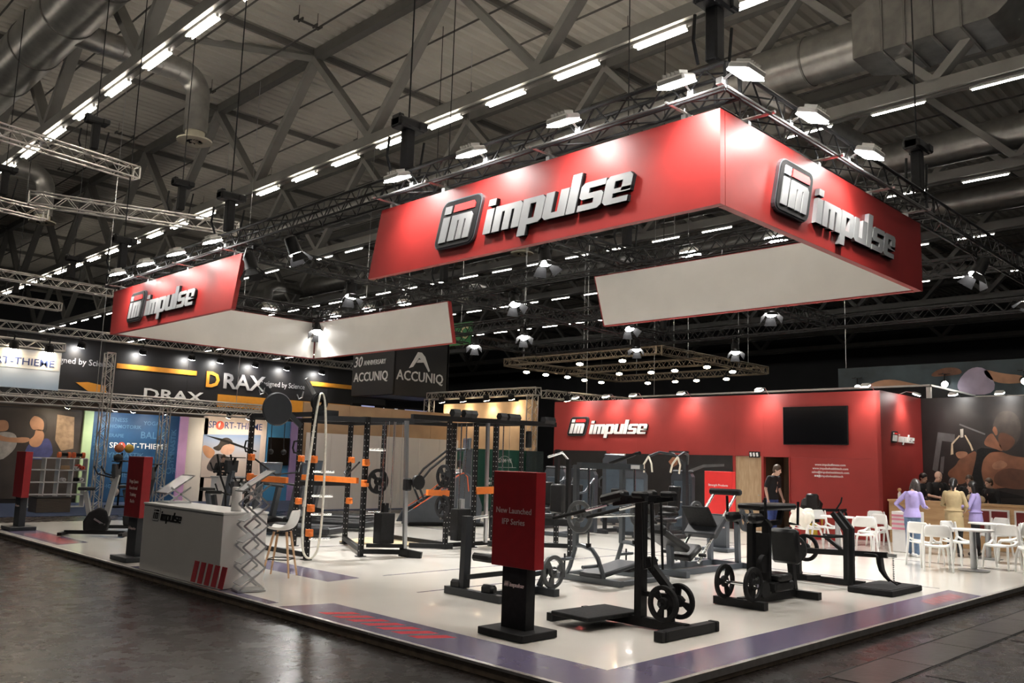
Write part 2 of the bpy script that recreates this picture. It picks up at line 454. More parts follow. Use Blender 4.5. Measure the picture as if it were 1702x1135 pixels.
for i, xr in enumerate(XR):
    if i > 6: continue
    n = 0
    for k in range(-9, 31):
        yy = 9.7 + 2.6*k
        # those in view, plus unseen rows above and behind the viewer
        dx, dy = xr+5.29, yy+4.15
        dep = (dx*math.cos(_yaw)+dy*math.sin(_yaw))*math.cos(_pit) + (ZB-1.9)*math.sin(_pit)
        dq = max(dep, .5); lat = (dx*math.sin(_yaw)-dy*math.cos(_yaw))/dq
        up = ((ZB-1.9)*math.cos(_pit) - (dx*math.cos(_yaw)+dy*math.sin(_yaw))*math.sin(_pit))/dq
        seen = dep > 3 and abs(lat) < .64 and up < .46
        if not seen and (yy > 40 or i > 4): continue
        if not seen and dep > 3 and i > 3: continue
        lab = 'glowing twin tube ceiling light in the ' + (ROWN.get(i, 'far rows deep in the hall') if seen else 'part of the rows above and behind the viewer')
        src = lam if i < 3 else lam1
        o = src if src not in used else copy_tree(src)
        used.add(src)
        o.location = (xr+.02, yy, ZB-.10); o['label'] = lab; o['group'] = lab.replace('glowing twin tube ceiling light in the', 'ceiling lights of the')
# hall end walls
HW = mat('dark_hall_wall', (.045, .046, .05), .8, var=.1, scale=.4)
struct(MB().box((70, 38, 8.4), (.4, 112, 16.8)).build('wall_far_right', HW), 'dark far end wall of the hall')
struct(MB().box((38, 86, 8.4), (112, .4, 16.8)).build('wall_far_left', HW), 'dark far side wall of the hall')

# ---------------------------------------------------------------- ventilation ducts
DUCT = mat('galvanised_duct', (.36, .355, .34), .33, metal=.75, var=.16, scale=3)
DIFF = mat('cream_diffuser', (.56, .53, .42), .6, var=.05)
def arc(c, r, a0, a1, n, ax):
    pts = []
    for i in range(n+1):
        a = a0+(a1-a0)*i/n
        if ax == 'xz': pts.append((c[0]+r*math.cos(a), c[1], c[2]+r*math.sin(a)))
        else: pts.append((c[0]+r*math.cos(a), c[1]+r*math.sin(a), c[2]))
    return pts
def diffuser(x, y, z, parent, r=.42):
    m = MB(); m.lathe([(r*.72, .42), (r*.72, .06), (r*1.3, .02), (r*1.3, -.03), (r*.62, -.04), (r*.55, .05)], 24, (x, y, z), capped=False); m.build('diffuser_collar', DIFF, parent, smooth=True)
    for k in range(10):
        a = k*math.pi/5
        b = MB(); b.box((0, 0, 0), (.34, .11, .01), Matrix.Rotation(.6, 3, 'X')); o = b.build('diffuser_vane', BLACKM, parent); o.location = (x+.24*math.cos(a), y+.24*math.sin(a), z); o.rotation_euler = (0, 0, a)
    MB().cyl((x, y, z-.03), (x, y, z+.05), .13, n=14).build('diffuser_hub', DIFF, parent)
du = thing('ventilation_duct', 'huge round sheet metal duct across the upper left corner with a branch elbowed down', 'duct', (0, 0, 0))
trunk = MB().cyl((1.9, 6, 14.2), (1.9, 60, 14.2), .78, n=28).build('trunk', DUCT, du, smooth=True)
for yy in range(9, 60, 3): MB().lathe([(.775, -.03), (.81, -.03), (.81, .03), (.775, .03)], 28, (1.9, yy+.4, 14.2), 'y', capped=False).build('seam_ring', ROOFD, trunk)
for by in (22.0, 37.0, 52.0):
    pts = [(1.9, by, 13.9), (5.4, by, 13.9)] + arc((5.4, by, 13.2), .7, math.pi/2, 0, 6, 'xz') + [(6.1, by, 12.0)]
    br = MB().tube(pts, .37, 20).build('branch', DUCT, du, smooth=True)
    for xx in (3.0, 3.6, 4.2, 4.8, 5.35): MB().lathe([(.365, -.02), (.39, -.02), (.39, .02), (.365, .02)], 20, (xx, by, 13.9), 'x', capped=False).build('seam_ring', DUCT, br)
    diffuser(6.1, by, 11.72, br)
du2 = thing('ventilation_duct', 'round and boxed sheet metal duct crossing the upper right corner of the roof', 'duct', (0, 0, 0))
tr2 = MB().cyl((18.1, 5.4, 14.0), (18.1, 40, 14.0), .72, n=28).build('trunk', DUCT, du2, smooth=True)
for yy in range(7, 40, 2): MB().lathe([(.715, -.03), (.75, -.03), (.75, .03), (.715, .03)], 28, (18.1, yy, 14.0), 'y', capped=False).build('seam_ring', ROOFD, tr2)
m = MB(); m.add([(17.4, 5.4, 13.3), (18.8, 5.4, 13.3), (18.8, 5.4, 14.7), (17.4, 5.4, 14.7), (17.2, 4.7, 13.2), (19.0, 4.7, 13.2), (19.0, 4.7, 14.9), (17.2, 4.7, 14.9)], [(0, 1, 2, 3), (4, 5, 6, 7), (0, 1, 5, 4), (1, 2, 6, 5), (2, 3, 7, 6), (3, 0, 4, 7)]); m.build('transition', DUCT, du2)
bx = MB().box((18.1, 3.3, 14.05), (1.8, 2.8, 1.7)).build('boxed_section', DUCT, du2)
for yy in (4.5, 3.9, 3.2, 2.5): MB().box((18.1, yy, 14.05), (1.9, .06, 1.8)).build('flange', ROOFD, bx)
m = MB(); 
for k in range(7):
    a0, a1 = k*math.pi/14, (k+1)*math.pi/14
    def ring(a):
        yy = 1.9 - 1.9*math.sin(a); zz = 15.8 - 1.75*math.cos(a)
        n_ = Vector((0, -math.sin(a), math.cos(a)))   # rough thickness direction
        c = Vector((18.1, yy, zz)); return [c+Vector((-.9, 0, 0))-n_*.0+Vector((0, .85*math.sin(a), -.85*math.cos(a))), c+Vector((.9, 0, 0))+Vector((0, .85*math.sin(a), -.85*math.cos(a))), c+Vector((.9, 0, 0))-Vector((0, .85*math.sin(a), -.85*math.cos(a))), c+Vector((-.9, 0, 0))-Vector((0, .85*math.sin(a), -.85*math.cos(a)))]
    A_, B_ = ring(a0), ring(a1)
    m.add(A_+B_, [(0, 1, 5, 4), (1, 2, 6, 5), (2, 3, 7, 6), (3, 0, 4, 7)])
m.build('bend', DUCT, du2, smooth=True)
m = MB().tube([(18.1, 8.6, 13.6), (18.6, 8.0, 13.0), (20.6, 7.6, 12.75), (22.5, 7.4, 12.7)], .42, 18).build('branch', DUCT, du2, smooth=True)
for (xx, nm) in ((26.3, 'grey round roof duct seen beyond the right end of the red banner'), (33.3, 'distant round roof duct running over the far stands')):
    dd = thing('ventilation_duct', nm, 'duct', (0, 0, 0))
    t_ = MB().cyl((xx, -8, 13.4), (xx, 70, 13.4), .6, n=20).build('trunk', DUCT, dd, smooth=True)
    for yy in range(0, 60, 12):
        b_ = MB().tube([(xx, yy, 13.2), (xx-2.4, yy, 13.2), (xx-2.9, yy, 12.9), (xx-3.0, yy, 12.0)], .33, 14).build('branch', DUCT, dd, smooth=True)
        diffuser(xx-3.0, yy, 11.7, b_)
# ================================================================ lighting rig: trusses, hoists, lamps
def truss_mesh(L, s=.29, chord=.025, lace=.011, pitch=.5):
    """box truss along +x from 0 to L, bottom at z=0: returns 4 chord builders + lacing"""
    chords = []
    for (a, b) in ((-s/2, 0), (s/2, 0), (-s/2, s), (s/2, s)):
        chords.append(MB().cyl((0, a, b), (L, a, b), chord, n=8))
    lc = MB(); n = max(1, round(L/pitch)); p = L/n
    for i in range(n):
        x0, x1, xm = i*p, (i+1)*p, (i+.5)*p
        for a in (-s/2, s/2):
            lc.cyl((x0, a, 0), (xm, a, s), lace, n=5, caps=False); lc.cyl((xm, a, s), (x1, a, 0), lace, n=5, caps=False)
        for b in (0, s):
            if i % 2 == 0: lc.cyl((x0, -s/2, b), (x1, s/2, b), lace, n=5, caps=False)
            else: lc.cyl((x0, s/2, b), (x1, -s/2, b), lace, n=5, caps=False)
    for xx in (0, L):
        lc.bar((xx, -s/2, 0), (xx, s/2, 0), .03); lc.bar((xx, -s/2, s), (xx, s/2, s), .03)
        lc.bar((xx, -s/2, 0), (xx, -s/2, s), .03); lc.bar((xx, s/2, 0), (xx, s/2, s), .03)
    return chords, lc
def truss(p0, p1, label, m=None, s=.29, group=None, chord=.025, lace=.011, name='lighting_truss', pitch=.5, hang=()):
    m = m or TRUSSB
    p0 = Vector(p0); p1 = Vector(p1); d = p1-p0
    t = thing(name, label, 'truss', p0, 0, group)
    t.rotation_euler = d.to_track_quat('X', 'Z').to_euler()
    ch, lc = truss_mesh(d.length, s, chord, lace, pitch)
    for c in ch: c.build('chord', m, t, smooth=True)
    lc.build('lacing', m, t)['kind'] = 'stuff'
    for u_ in hang: MB().cyl((u_*d.length, s/2, s), (u_*d.length, s/2, 16.45-p0.z), .01, n=6).build('hanging_wire', STEEL, t)
    return t
ZT = 5.66
GX = [2.26, 7.89, 12.2, 17.0]; GY = [.436, 5.95, 11.45, 16.93]
nm = {2.26: 'long black truss carrying the front red banners', 7.89: 'long black truss above the white banner backs', 12.2: 'black truss behind the white banner backs, third from the aisle', 17.0: 'black truss farthest back over the red stand wall'}
for gx in GX: truss((gx, GY[0]-.15, ZT), (gx, GY[3]+.15, ZT), nm[gx])
nm = {.436: 'black cross truss above the right red banner', 5.95: 'black cross truss ending behind the large front banner', 11.45: 'black cross truss in the gap between the two red banners', 16.93: 'black cross truss at the far left end of the rig'}
for gy in GY: truss((GX[0]+.15, gy, ZT), (GX[3]-.15, gy, ZT), nm[gy])
# chain hoists
def hoist(x, y, label, top=16.2, zt=None):
    zt = ZT if zt is None else zt
    t = thing('chain_hoist', label, 'hoist', (x, y, zt+.29), 0, 'chain hoists of the rig')
    q = MB(); q.box((0, 0, .42), (.17, .15, .62), bev=.02); q.build('chain_bag', BLACKM, t)
    q = MB(); q.box((0, 0, .80), (.50, .26, .16), bev=.03); q.box((.18, 0, .80), (.16, .32, .13), bev=.02); q.box((-.2, 0, .82), (.1, .2, .2), bev=.02); q.build('motor', BLACK, t)
    MB().cyl((0, 0, .86), (0, 0, top-zt-.29), .012, n=6).build('chain', BLACKM, t)
    MB().tube([(-.3, .05, .55), (-.33, .05, .25), (-.24, .05, .02)], .02, 6).build('sling', BLACKM, t); MB().tube([(.28, -.04, .6), (.24, -.04, .3), (.2, -.04, 0)], .018, 6).build('sling', BLACKM, t)
    return t
HN = ['black chain hoist above the near corner of the red banner', 'black chain hoist above the left end of the large front banner', 'black chain hoist above the gap between the red banners', 'black chain hoist at the far left end of the front truss']
for gy, l in zip((.5, 5.75, 11.3, 16.6), HN): hoist(2.26, gy, l, 13.35)
for gy, l in zip((.45, 5.95, 11.45), ('black chain hoist right of the right red banner', 'black chain hoist on the truss above the white banner back', 'black chain hoist at the crossing above the middle gap')): hoist(7.89, gy, l)
hoist(12.0, 16.9, 'black chain hoist over the far crossing of the rig'); hoist(17, 11.45, 'black chain hoist over the red stand wall')
# steel wires and clamps holding the banners
# ---------------------------------------------------------------- lamps
LENS = mat('lit_lamp_lens', (1.0, .98, .94), .3, var=0, emit=60.0)
LENSW = mat('warm_lit_lamp_lens', (1.0, .80, .52), .3, var=0, emit=40.0)
def spotlight_data(name, watt, col=(1, .96, .9), ang=90, blend=.6, r=.06):
    l = bpy.data.lights.new(name, 'SPOT'); l.energy = watt; l.color = col; l.spot_size = R(ang); l.spot_blend = blend; l.shadow_soft_size = r
    return l
SPD = {}
def lamp_light(kind, parent, loc, d):
    if kind not in SPD:
        SPD[kind] = {'flood': lambda: spotlight_data('flood_beam', FLOOD_W, (1, .93, .84), 118, .8, .07),
                     'stage': lambda: spotlight_data('stage_beam', SPOT_W, (1, .97, .93), 78, .9, .10),
                     'wall': lambda: spotlight_data('wall_beam', WALL_W, (1, .90, .76), 105, .85, .05),
                     'far': lambda: spotlight_data('far_beam', 42.0, (1, .85, .66), 110, .8, .08)}[kind]()
    o = bpy.data.objects.new('beam', SPD[kind]); COL.objects.link(o); o.parent = parent; o.location = loc; orient(o, d)
    return o
def floodlight(x, y, z, d, label, arm_to, lit=True, group='flood lamps over the banners'):
    """wide flood lamp on an arm; d: direction it faces"""
    t = thing('flood_lamp', label, 'lamp', (x, y, z), 0, group)
    rot = Vector(d).to_track_quat('-Z', 'Y').to_matrix()
    h = MB(); h.box(rot @ Vector((0, 0, .05)), (.34, .25, .08), rot, bev=.02)
    for i in range(5): h.box(rot @ Vector((-.1+.05*i, 0, .11)), (.012, .16, .05), rot)
    h.build('housing', WHITEM, t)
    q = MB(); q.box(rot @ Vector((0, 0, .004)), (.33, .24, .012), rot); q.build('lens', LENS, t)
    a = Vector(arm_to)-Vector((x, y, z))
    q = MB(); q.tube([(0, 0, .09), (a.x*.15, a.y*.15, .12), (a.x, a.y, a.z)], .012, 6); q.box((a.x, a.y, a.z), (.07, .07, .07)); q.build('arm', STEEL, t)
    lamp_light('flood', t, rot @ Vector((0, 0, -.03)), d)
    return t
for i, yy in enumerate((.69, 2.25, 3.84, 5.39)):
    floodlight(1.84, yy, 5.72, (.34, 0, -1), 'bright flood lamp above the large front banner, %s from its near corner' % ('first', 'second', 'third', 'fourth')[i], (2.12, yy, 5.72))
for i, yy in enumerate((11.04, 12.6, 14.1, 15.64)):
    floodlight(1.84, yy, 5.72, (.34, 0, -1), 'bright flood lamp above the smaller left red banner, %s from the gap' % ('first', 'second', 'third', 'fourth')[i], (2.12, yy, 5.72))
for i, xx in enumerate((2.05, 3.5, 5.03)):
    floodlight(xx, .02, 5.70, (0, .34, -1), 'bright flood lamp above the right red banner, %s from its near corner' % ('first', 'second', 'third')[i], (xx, .3, 5.72))
for i, (xx, yy) in enumerate(((8.35, 16.77), (8.35, 15.11), (8.35, 13.55), (8.3, 3.0), (8.3, 4.76))):
    floodlight(xx, yy, 5.8, (-.1, 0, -1), 'lit flood lamp behind the %s white banner back, %s' % (('far left', 'in its corner'), ('far left', 'midway along'), ('far left', 'near its open end'), ('right', 'near the red corner'), ('right', 'near its open end'))[i], (8.0, yy, 5.72), group='flood lamps behind the white banner backs')
floodlight(6.6, 17.35, 5.8, (0, .1, -1), 'lit flood lamp over the short white banner back at far left', (6.6, 17.0, 5.72), group='flood lamps behind the white banner backs')
def stage_spot(x, y, z, aim, label, lit=True, zt=None):
    """theatre spot with barn doors hanging from the truss"""
    zt = ZT if zt is None else zt
    t = thing('stage_spotlight', label, 'spotlight', (x, y, z), 0, 'stage spots of the rig')
    d = (Vector(aim)-Vector((x, y, z))).normalized()
    rot = d.to_track_quat('-Z', 'Y').to_matrix()
    h = MB(); 
    prof = [(.06, .34), (.11, .30), (.12, .05), (.14, 0.0)]
    k = len(h.v); h.lathe(prof, 18); h.v = [tuple(rot @ Vector(q)) for q in h.v]; h.build('body', BLACK, t, smooth=True)
    q = MB(); q.lathe([(.118, .004), (.118, -.004)], 18); q.v = [tuple(rot @ Vector(v_)) for v_ in q.v]; q.build('lens', LENS if lit else STEEL, t)
    for k in range(4):
        a = k*math.pi/2
        b = MB(); rr = Matrix.Rotation(a, 3, 'Z')
        pts = [Vector((-.09, .13, -.01)), Vector((.09, .13, -.01)), Vector((.14, .24, -.16)), Vector((-.14, .24, -.16))]
        pts = [rot @ (rr @ v_) for v_ in pts]; n_ = (pts[1]-pts[0]).cross(pts[2]-pts[0]).normalized()*.004
        b.add([v_+n_ for v_ in pts]+[v_-n_ for v_ in pts], [(0, 1, 2, 3), (7, 6, 5, 4), (0, 4, 5, 1), (1, 5, 6, 2), (2, 6, 7, 3), (3, 7, 4, 0)])
        b.build('barn_door', BLACKM, t)
    y_ = MB(); c = rot @ Vector((0, 0, .16))
    y_.bar(c+Vector((-.15, 0, 0)), (-.15, 0, zt-z-.08 if zt > z else .3), .03, .008); y_.bar(c+Vector((.15, 0, 0)), (.15, 0, zt-z-.08 if zt > z else .3), .03, .008)
    y_.bar((-.15, 0, zt-z-.08), (.15, 0, zt-z-.08), .03, .03); y_.box((0, 0, zt-z-.03), (.06, .06, .1)); y_.build('yoke', BLACK, t)
    if lit: lamp_light('stage', t, tuple(d*.02), d)
    return t
SPOTS = [((2.35, 10.4, 5.2), (3.5, 9.5, 0), 'unlit stage spot with open barn doors beneath the left red banner', False),
 ((7.7, 16.6, 5.25), (5.5, 13, 0), 'lit stage spot before the corner of the left white banner back', True),
 ((2.42, 9.0, 5.3), (4.5, 8, 0), 'lit stage spot hanging in the gap left of the large front banner', True),
 ((5.6, 5.98, 5.3), (5.2, 4.4, 0), 'lit stage spot just below the large front banner', True),
 ((8.1, 9.2, 5.3), (7, 6.5, 0), 'lit stage spot on the truss between the two white banner backs', True),
 ((11.9, 12.6, 5.3), (9.5, 9.5, 0), 'lit stage spot beyond the left white banner back', True),
 ((12.4, 15.2, 5.3), (10, 13, 0), 'lit stage spot farthest left behind the white banner backs', True),
 ((15.6, 11.45, 5.3), (13, 10, 0), 'lit stage spot above the left end of the red stand wall', True),
 ((12.3, 9.2, 5.3), (11, 6.5, 0), 'lit stage spot below the open end of the right white banner back', True),
 ((17.0, 8.9, 5.2), (14.5, 7, 0), 'lit stage spot above the middle of the red stand wall', True),
 ((12.4, 5.3, 5.3), (10.5, 4, 0), 'lit stage spot hidden partly under the right white banner back', True),
 ((10.6, .50, 5.25), (8.6, 2.6, 0), 'lit stage spot right of the right red banner', True),
 ((13.8, .50, 5.25), (13.5, 2.6, 0), 'lit stage spot farthest right on the rig', True),
 ((5.3, 11.5, 5.3), (4.8, 10, 0), 'lit stage spot above the left white banner back', True)]
for p_, a_, l_, on in SPOTS: stage_spot(*p_, a_, l_, on)

# ---------------------------------------------------------------- the "impulse" word and icon
def glyphs():
    """list of polygons per letter, x-height 1, upright; (advance, [polys])"""
    G = {}
    c = .10
    G['i'] = (.44, [[(0, 0), (.34, 0), (.34, .98), (0, .98)], [(.02, 1.10), (.34, 1.10), (.34, 1.36), (.02, 1.36)]])
    G['m'] = (1.30, [[(0, 0), (.33, 0), (.33, .76), (0, .76)], [(0, .76), (1.2, .76), (1.2, .88), (1.08, 1.0), (0, 1.0)],
                     [(.45, 0), (.75, 0), (.75, .76), (.45, .76)], [(.87, 0), (1.2, 0), (1.2, .76), (.87, .76)]])
    G['p'] = (1.02, [[(0, -.40), (.33, -.40), (.33, 1.0), (0, 1.0)], [(.33, .78), (.92, .78), (.92, .88), (.80, 1.0), (.33, 1.0)],
                     [(.33, 0), (.80, 0), (.92, .12), (.92, .22), (.33, .22)], [(.58, .22), (.92, .22), (.92, .78), (.58, .78)]])
    G['u'] = (1.02, [[(0, .22), (.33, .22), (.33, 1.0), (0, 1.0)], [(.12, 0), (.92, 0), (.92, .22), (0, .22), (0, .12)], [(.58, .22), (.92, .22), (.92, 1.0), (.58, 1.0)]])
    G['l'] = (.46, [[(0, 0), (.35, 0), (.35, 1.42), (0, 1.42)]])
    G['s'] = (.98, [[(0, 0), (.76, 0), (.88, .12), (.88, .22), (0, .22)], [(.55, .22), (.88, .22), (.88, .50), (.78, .60), (.55, .60)],
                    [(.10, .40), (.55, .40), (.55, .60), (.0, .60), (0, .50)], [(0, .60), (.33, .60), (.33, .78), (0, .78)], [(0, .78), (.90, .78), (.90, 1.0), (.12, 1.0), (0, .88)]])
    G['e'] = (.98, [[(0, .12), (.12, 0), (.88, 0), (.88, .20), (0, .20)], [(0, .20), (.33, .20), (.33, .78), (0, .78)], [(0, .78), (.92, .78), (.92, .88), (.80, 1.0), (.12, 1.0), (0, .88)],
                    [(.60, .40), (.92, .40), (.92, .78), (.60, .78)], [(.33, .36), (.92, .36), (.92, .52), (.33, .52)]])
    return G
GL = glyphs()
def impulse_logo(parent, origin, right, up, width, depth=.05, face=None, side=None, edge=None, mono=None):
    """width: icon + word. Shapes stand proud of a board; right/up are unit vectors."""
    o = Vector(origin); rt = Vector(right).normalized(); u = Vector(up).normalized(); n = rt.cross(u)
    face = face or SILVER; edge = edge or BLACKM
    S = width*.0965
    def put(name, polys, m, d0, d1, ox, sx=1.0, sh=.26):
        q = MB()
        for pl in polys:
            P3 = [o + rt*((a*sx+ox+sh*b)*S) + u*(b*S) for a, b in pl]
            k = len(pl); vs_ = [p_+n*d0 for p_ in P3]+[p_+n*d1 for p_ in P3]
            q.add(vs_, [tuple(range(k)), tuple(range(2*k-1, k-1, -1))]+[(i, k+i, k+(i+1) % k, (i+1) % k) for i in range(k)])
        return q.build(name, m, parent)
    def rr(x0, y0, x1, y1, r, k=4):
        pts = []
        for (cx, cy, a0) in ((x1-r, y1-r, 0), (x0+r, y1-r, 90), (x0+r, y0+r, 180), (x1-r, y0+r, 270)):
            for i in range(k+1): a = R(a0+90*i/k); pts.append((cx+r*math.cos(a), cy+r*math.sin(a)))
        return pts
    ib = -.14
    put('icon_rim', [rr(-.07, ib-.06, 2.42, ib+1.95, .36)], (GREYM if not mono else mono), 0, depth*.8, 0, 1, .30)
    put('icon_plate', [rr(0, ib, 2.35, ib+1.89, .31)], edge if not mono else (WHITE if mono is BLACKM else BLACKM), depth*.7, depth, 0, 1, .30)
    w_ = mono or face; rd = mono or REDL
    put('icon_letter', [[(.24, ib+1.36), (.66, ib+1.36), (.66, ib+1.68), (.24, ib+1.68)]], w_, depth, depth*1.25, 0, 1, .30)
    put('icon_letter', [[(.24, ib+.2), (.66, ib+.2), (.66, ib+1.24), (.24, ib+1.24)]], w_, depth, depth*1.25, 0, 1, .30)
    put('icon_letter', [[(.80, ib+.2), (1.20, ib+.2), (1.20, ib+1.0), (.80, ib+1.0)], [(.80, ib+1.0), (2.10, ib+1.0), (2.10, ib+1.1), (1.96, ib+1.24), (.80, ib+1.24)], [(1.30, ib+.2), (1.62, ib+.2), (1.62, ib+1.0), (1.30, ib+1.0)], [(1.72, ib+.2), (2.10, ib+.2), (2.10, ib+1.0), (1.72, ib+1.0)]], w_, depth, depth*1.25, 0, 1, .30)
    put('icon_bar', [[(.80, ib+1.38), (2.10, ib+1.38), (2.10, ib+1.56), (1.98, ib+1.68), (.80, ib+1.68)]], rd, depth, depth*1.2, 0, 1, .30)
    ox = 2.95
    for ch in 'impulse':
        adv, polys = GL[ch]
        if side is not None: put('letter_shade', polys, side, 0, depth*.85, ox+.04, 1.24)
        put('letter', polys, mono or face, 0, depth, ox, 1.24)
        ox += adv*1.165
# ---------------------------------------------------------------- hanging banners
BZ0, BZ1, TH = 4.5105, 5.545, .10
def panel(parent, name, pts2, plane, d0, d1, m_out, m_in, outward_first):
    """slanted board: outer skin + inner skin + core edge in banner red"""
    n_ = d0+(d1-d0)*.35
    MB().prism(pts2, d0, n_, plane).build(name, m_out, parent) if outward_first else MB().prism(pts2, d0, n_, plane).build(name, m_in, parent)
def board(root, pts2, plane, d_out, d_in):
    p_ = MB().prism(pts2, d_out, d_out+(d_in-d_out)*.9, plane).build('banner_panel', RED, root)
    cx = sum(a for a, b in pts2)/len(pts2); cz = sum(b for a, b in pts2)/len(pts2)
    sm = [(cx+(a-cx)*(1-.03/abs(a-cx) if abs(a-cx) > .1 else 1), cz+(b-cz)*.965) for a, b in pts2]
    MB().prism(sm, d_out+(d_in-d_out)*.9, d_in, plane).build('white_lining', BANW, p_)
    return p_
bn = thing('hanging_banner', 'large three-sided red banner with white inside hanging over the near corner of the stand', 'banner', (0, 0, 0))
pF = board(bn, [(.436, BZ0), (.436, BZ1), (6.31, BZ1), (6.57, BZ0)], 'yz', 2.26, 2.36)
pR = board(bn, [(2.36, BZ0), (2.36, BZ1), (7.79, BZ1), (7.79, BZ0)], 'xz', .436, .536)
MB().box((7.84, .486, (BZ0+BZ1)/2), (.1, .1, BZ1-BZ0)).build('corner_post', RED, bn)
pB = board(bn, [(.536, BZ0), (.536, BZ1), (6.69, BZ1), (6.43, BZ0)], 'yz', 7.89, 7.79)
impulse_logo(pF, (2.26, 4.95, 4.76), (0, -1, 0), (0, 0, 1), 3.42, .055, side=BLACKM)
impulse_logo(pR, (3.33, .436, 4.76), (1, 0, 0), (0, 0, 1), 3.42, .055, side=BLACKM)
bn2 = thing('hanging_banner', 'smaller three-sided red banner with white inside hanging at the far left of the stand', 'banner', (0, 0, 0))
pF2 = board(bn2, [(10.67, BZ1), (10.93, BZ0), (16.93, BZ0), (16.93, BZ1)], 'yz', 2.26, 2.36)
pL2 = board(bn2, [(2.36, BZ0), (2.36, BZ1), (7.79, BZ1), (7.79, BZ0)], 'xz', 16.93, 16.83)
pB2 = board(bn2, [(11.14, BZ1), (10.90, BZ0), (16.83, BZ0), (16.83, BZ1)], 'yz', 7.89, 7.79)
impulse_logo(pF2, (2.26, 15.86, 4.75), (0, -1, 0), (0, 0, 1), 3.42, .055, side=BLACKM)
# suspension wires: pipe outrigger + wires from truss to the board
for (root, pts) in ((bn, [(2.3, .9), (2.3, 2.9), (2.3, 4.9), (2.3, 6.1)]), (bn2, [(2.3, 11.0), (2.3, 13.0), (2.3, 15.0), (2.3, 16.6)])):
    for x_, y_ in pts:
        q = MB(); q.cyl((x_, y_, BZ1), (x_, y_, ZT+.02), .008, n=5); q.box((x_, y_, BZ1+.03), (.05, .06, .06)); q.cyl((x_-.36, y_, ZT-.03), (x_+.2, y_, ZT-.03), .016, n=6); q.build('suspension_wire', STEEL, root)
for x_ in (2.9, 4.6, 6.2, 7.5):
    q = MB(); q.cyl((x_, .48, BZ1), (x_, .48, ZT+.02), .008, n=5); q.box((x_, .48, BZ1+.03), (.06, .05, .06)); q.cyl((x_, .15, ZT-.03), (x_, .62, ZT-.03), .02, n=6); q.build('suspension_wire', STEEL, bn)
for (root, ys) in ((bn, (1.5, 3.8, 6.2)), (bn2, (11.6, 13.9, 16.2))):
    for y_ in ys: q = MB(); q.cyl((7.84, y_, BZ1), (7.84, y_, ZT+.02), .008, n=5); q.build('suspension_wire', STEEL, root)
PIPEG = mat('dull_pipe', (.10, .10, .10), .55, metal=.3, var=.1)
tag(MB().cyl((1.98, .2, ZT-.04), (1.98, 6.2, ZT-.04), .016, n=8).build('outrigger_pipe', PIPEG), 'thin steel pipe carrying the flood lamps of the large front banner', 'pipe')
tag(MB().cyl((1.98, 10.9, ZT-.04), (1.98, 16.9, ZT-.04), .016, n=8).build('outrigger_pipe', PIPEG), 'thin steel pipe carrying the flood lamps of the left banner', 'pipe')
tag(MB().cyl((2.0, .2, ZT-.04), (7.8, .2, ZT-.04), .016, n=8).build('outrigger_pipe', PIPEG), 'thin steel pipe carrying the flood lamps of the right banner', 'pipe')
# ================================================================ stand walls
WX = 17.2
wall = struct(bpy.data.objects.new('wall_back', None), 'tall red stand wall with raised logo and screen'); COL.objects.link(wall)
for (ya, yb, za, zb) in ((4.83, 7.36, PZ, 2.18), (7.36, 8.15, 2.18, 3.95), (4.83, 7.36, 2.18, 3.95), (8.15, 8.22, PZ, 2.2), (8.15, 9.05, 2.2, 3.95), (9.05, 12.6, PZ, 3.95), (12.6, 16.16, PZ, 3.95)):
    MB().box((WX+.05, (ya+yb)/2, (za+zb)/2), (.1, yb-ya-.002, zb-za-.002)).build('wall_panel', REDW, wall)
impulse_logo(wall, (WX, 15.5, 2.83), (0, -1, 0), (0, 0, 1), 3.35, .05, side=BLACKM, face=LETW)
for i, (s_, zz) in enumerate((('www.impulsefitness.com', 2.0), ('www.impulsehealthtech.com', 1.90), ('sales@impulsehealthtech.com', 1.80), ('@impulsehealthtech', 1.70))):
    text(s_, 'wall_lettering', LETW, wall, .085, (WX-.003, 6.2, zz), FACE_NX, .002, .006)
for k in range(3): MB().box((WX-.003, 6.62-k*.06, 1.70), (.006, .045, .045)).build('social_mark', LETW, wall)
WOODL = wood('light_oak_door', (.42, .29, .17), (.52, .38, .24), .45, (1, 6, 1), 3)
door1 = struct(MB().box((WX+.06, 8.635, 1.15), (.05, .83, 2.08)).build('door_1', WOODL), 'pale oak door panel in the red wall')
MB().cyl((WX+.02, 8.3, 1.1), (WX-.03, 8.3, 1.1), .012, n=8).build('door_handle', STEEL, door1)
q = MB(); 
MB().box((WX-.01, 8.42, 2.24), (.03, .34, .17)).build('sign_plate', BLACKM, wall)
for k in range(3): MB().box((WX-.03, 8.53-k*.1, 2.24), (.01, .055, .11), Matrix.Rotation(-.2, 3, 'X')).build('sign_stroke', LETW, wall)
DARKW = wood('dark_store_room', (.10, .065, .04), (.15, .10, .06), .6, (1, 5, 1), 2)
door2 = struct(bpy.data.objects.new('door_2', None), 'open doorway into a dim brown store room'); COL.objects.link(door2)
MB().box((WX+1.2, 7.75, 1.15), (.04, 1.5, 2.1)).build('store_back', DARKW, door2)
MB().box((WX+.66, 8.17, 1.15), (1.1, .04, 2.1)).build('store_side', DARKW, door2)
MB().box((WX+.66, 7.30, 1.15), (1.1, .04, 2.1)).build('store_side', DARKW, door2)
MB().box((WX+.66, 7.75, 2.22), (1.1, .9, .04)).build('store_ceiling', DARKW, door2)
for yy in (7.36, 8.15): MB().box((WX+.04, yy, 1.15), (.13, .03, 2.1)).build('door_jamb', REDW, door2)
ret = struct(MB().box((18.63, 4.88, 2.03), (2.86, .1, 3.84)).build('wall_return', REDW), 'narrow red return wall with small logo')
impulse_logo(ret, (17.82, 4.83, 2.66), (1, 0, 0), (0, 0, 1), 1.6, .03, face=LETW)
for k in range(1): pass
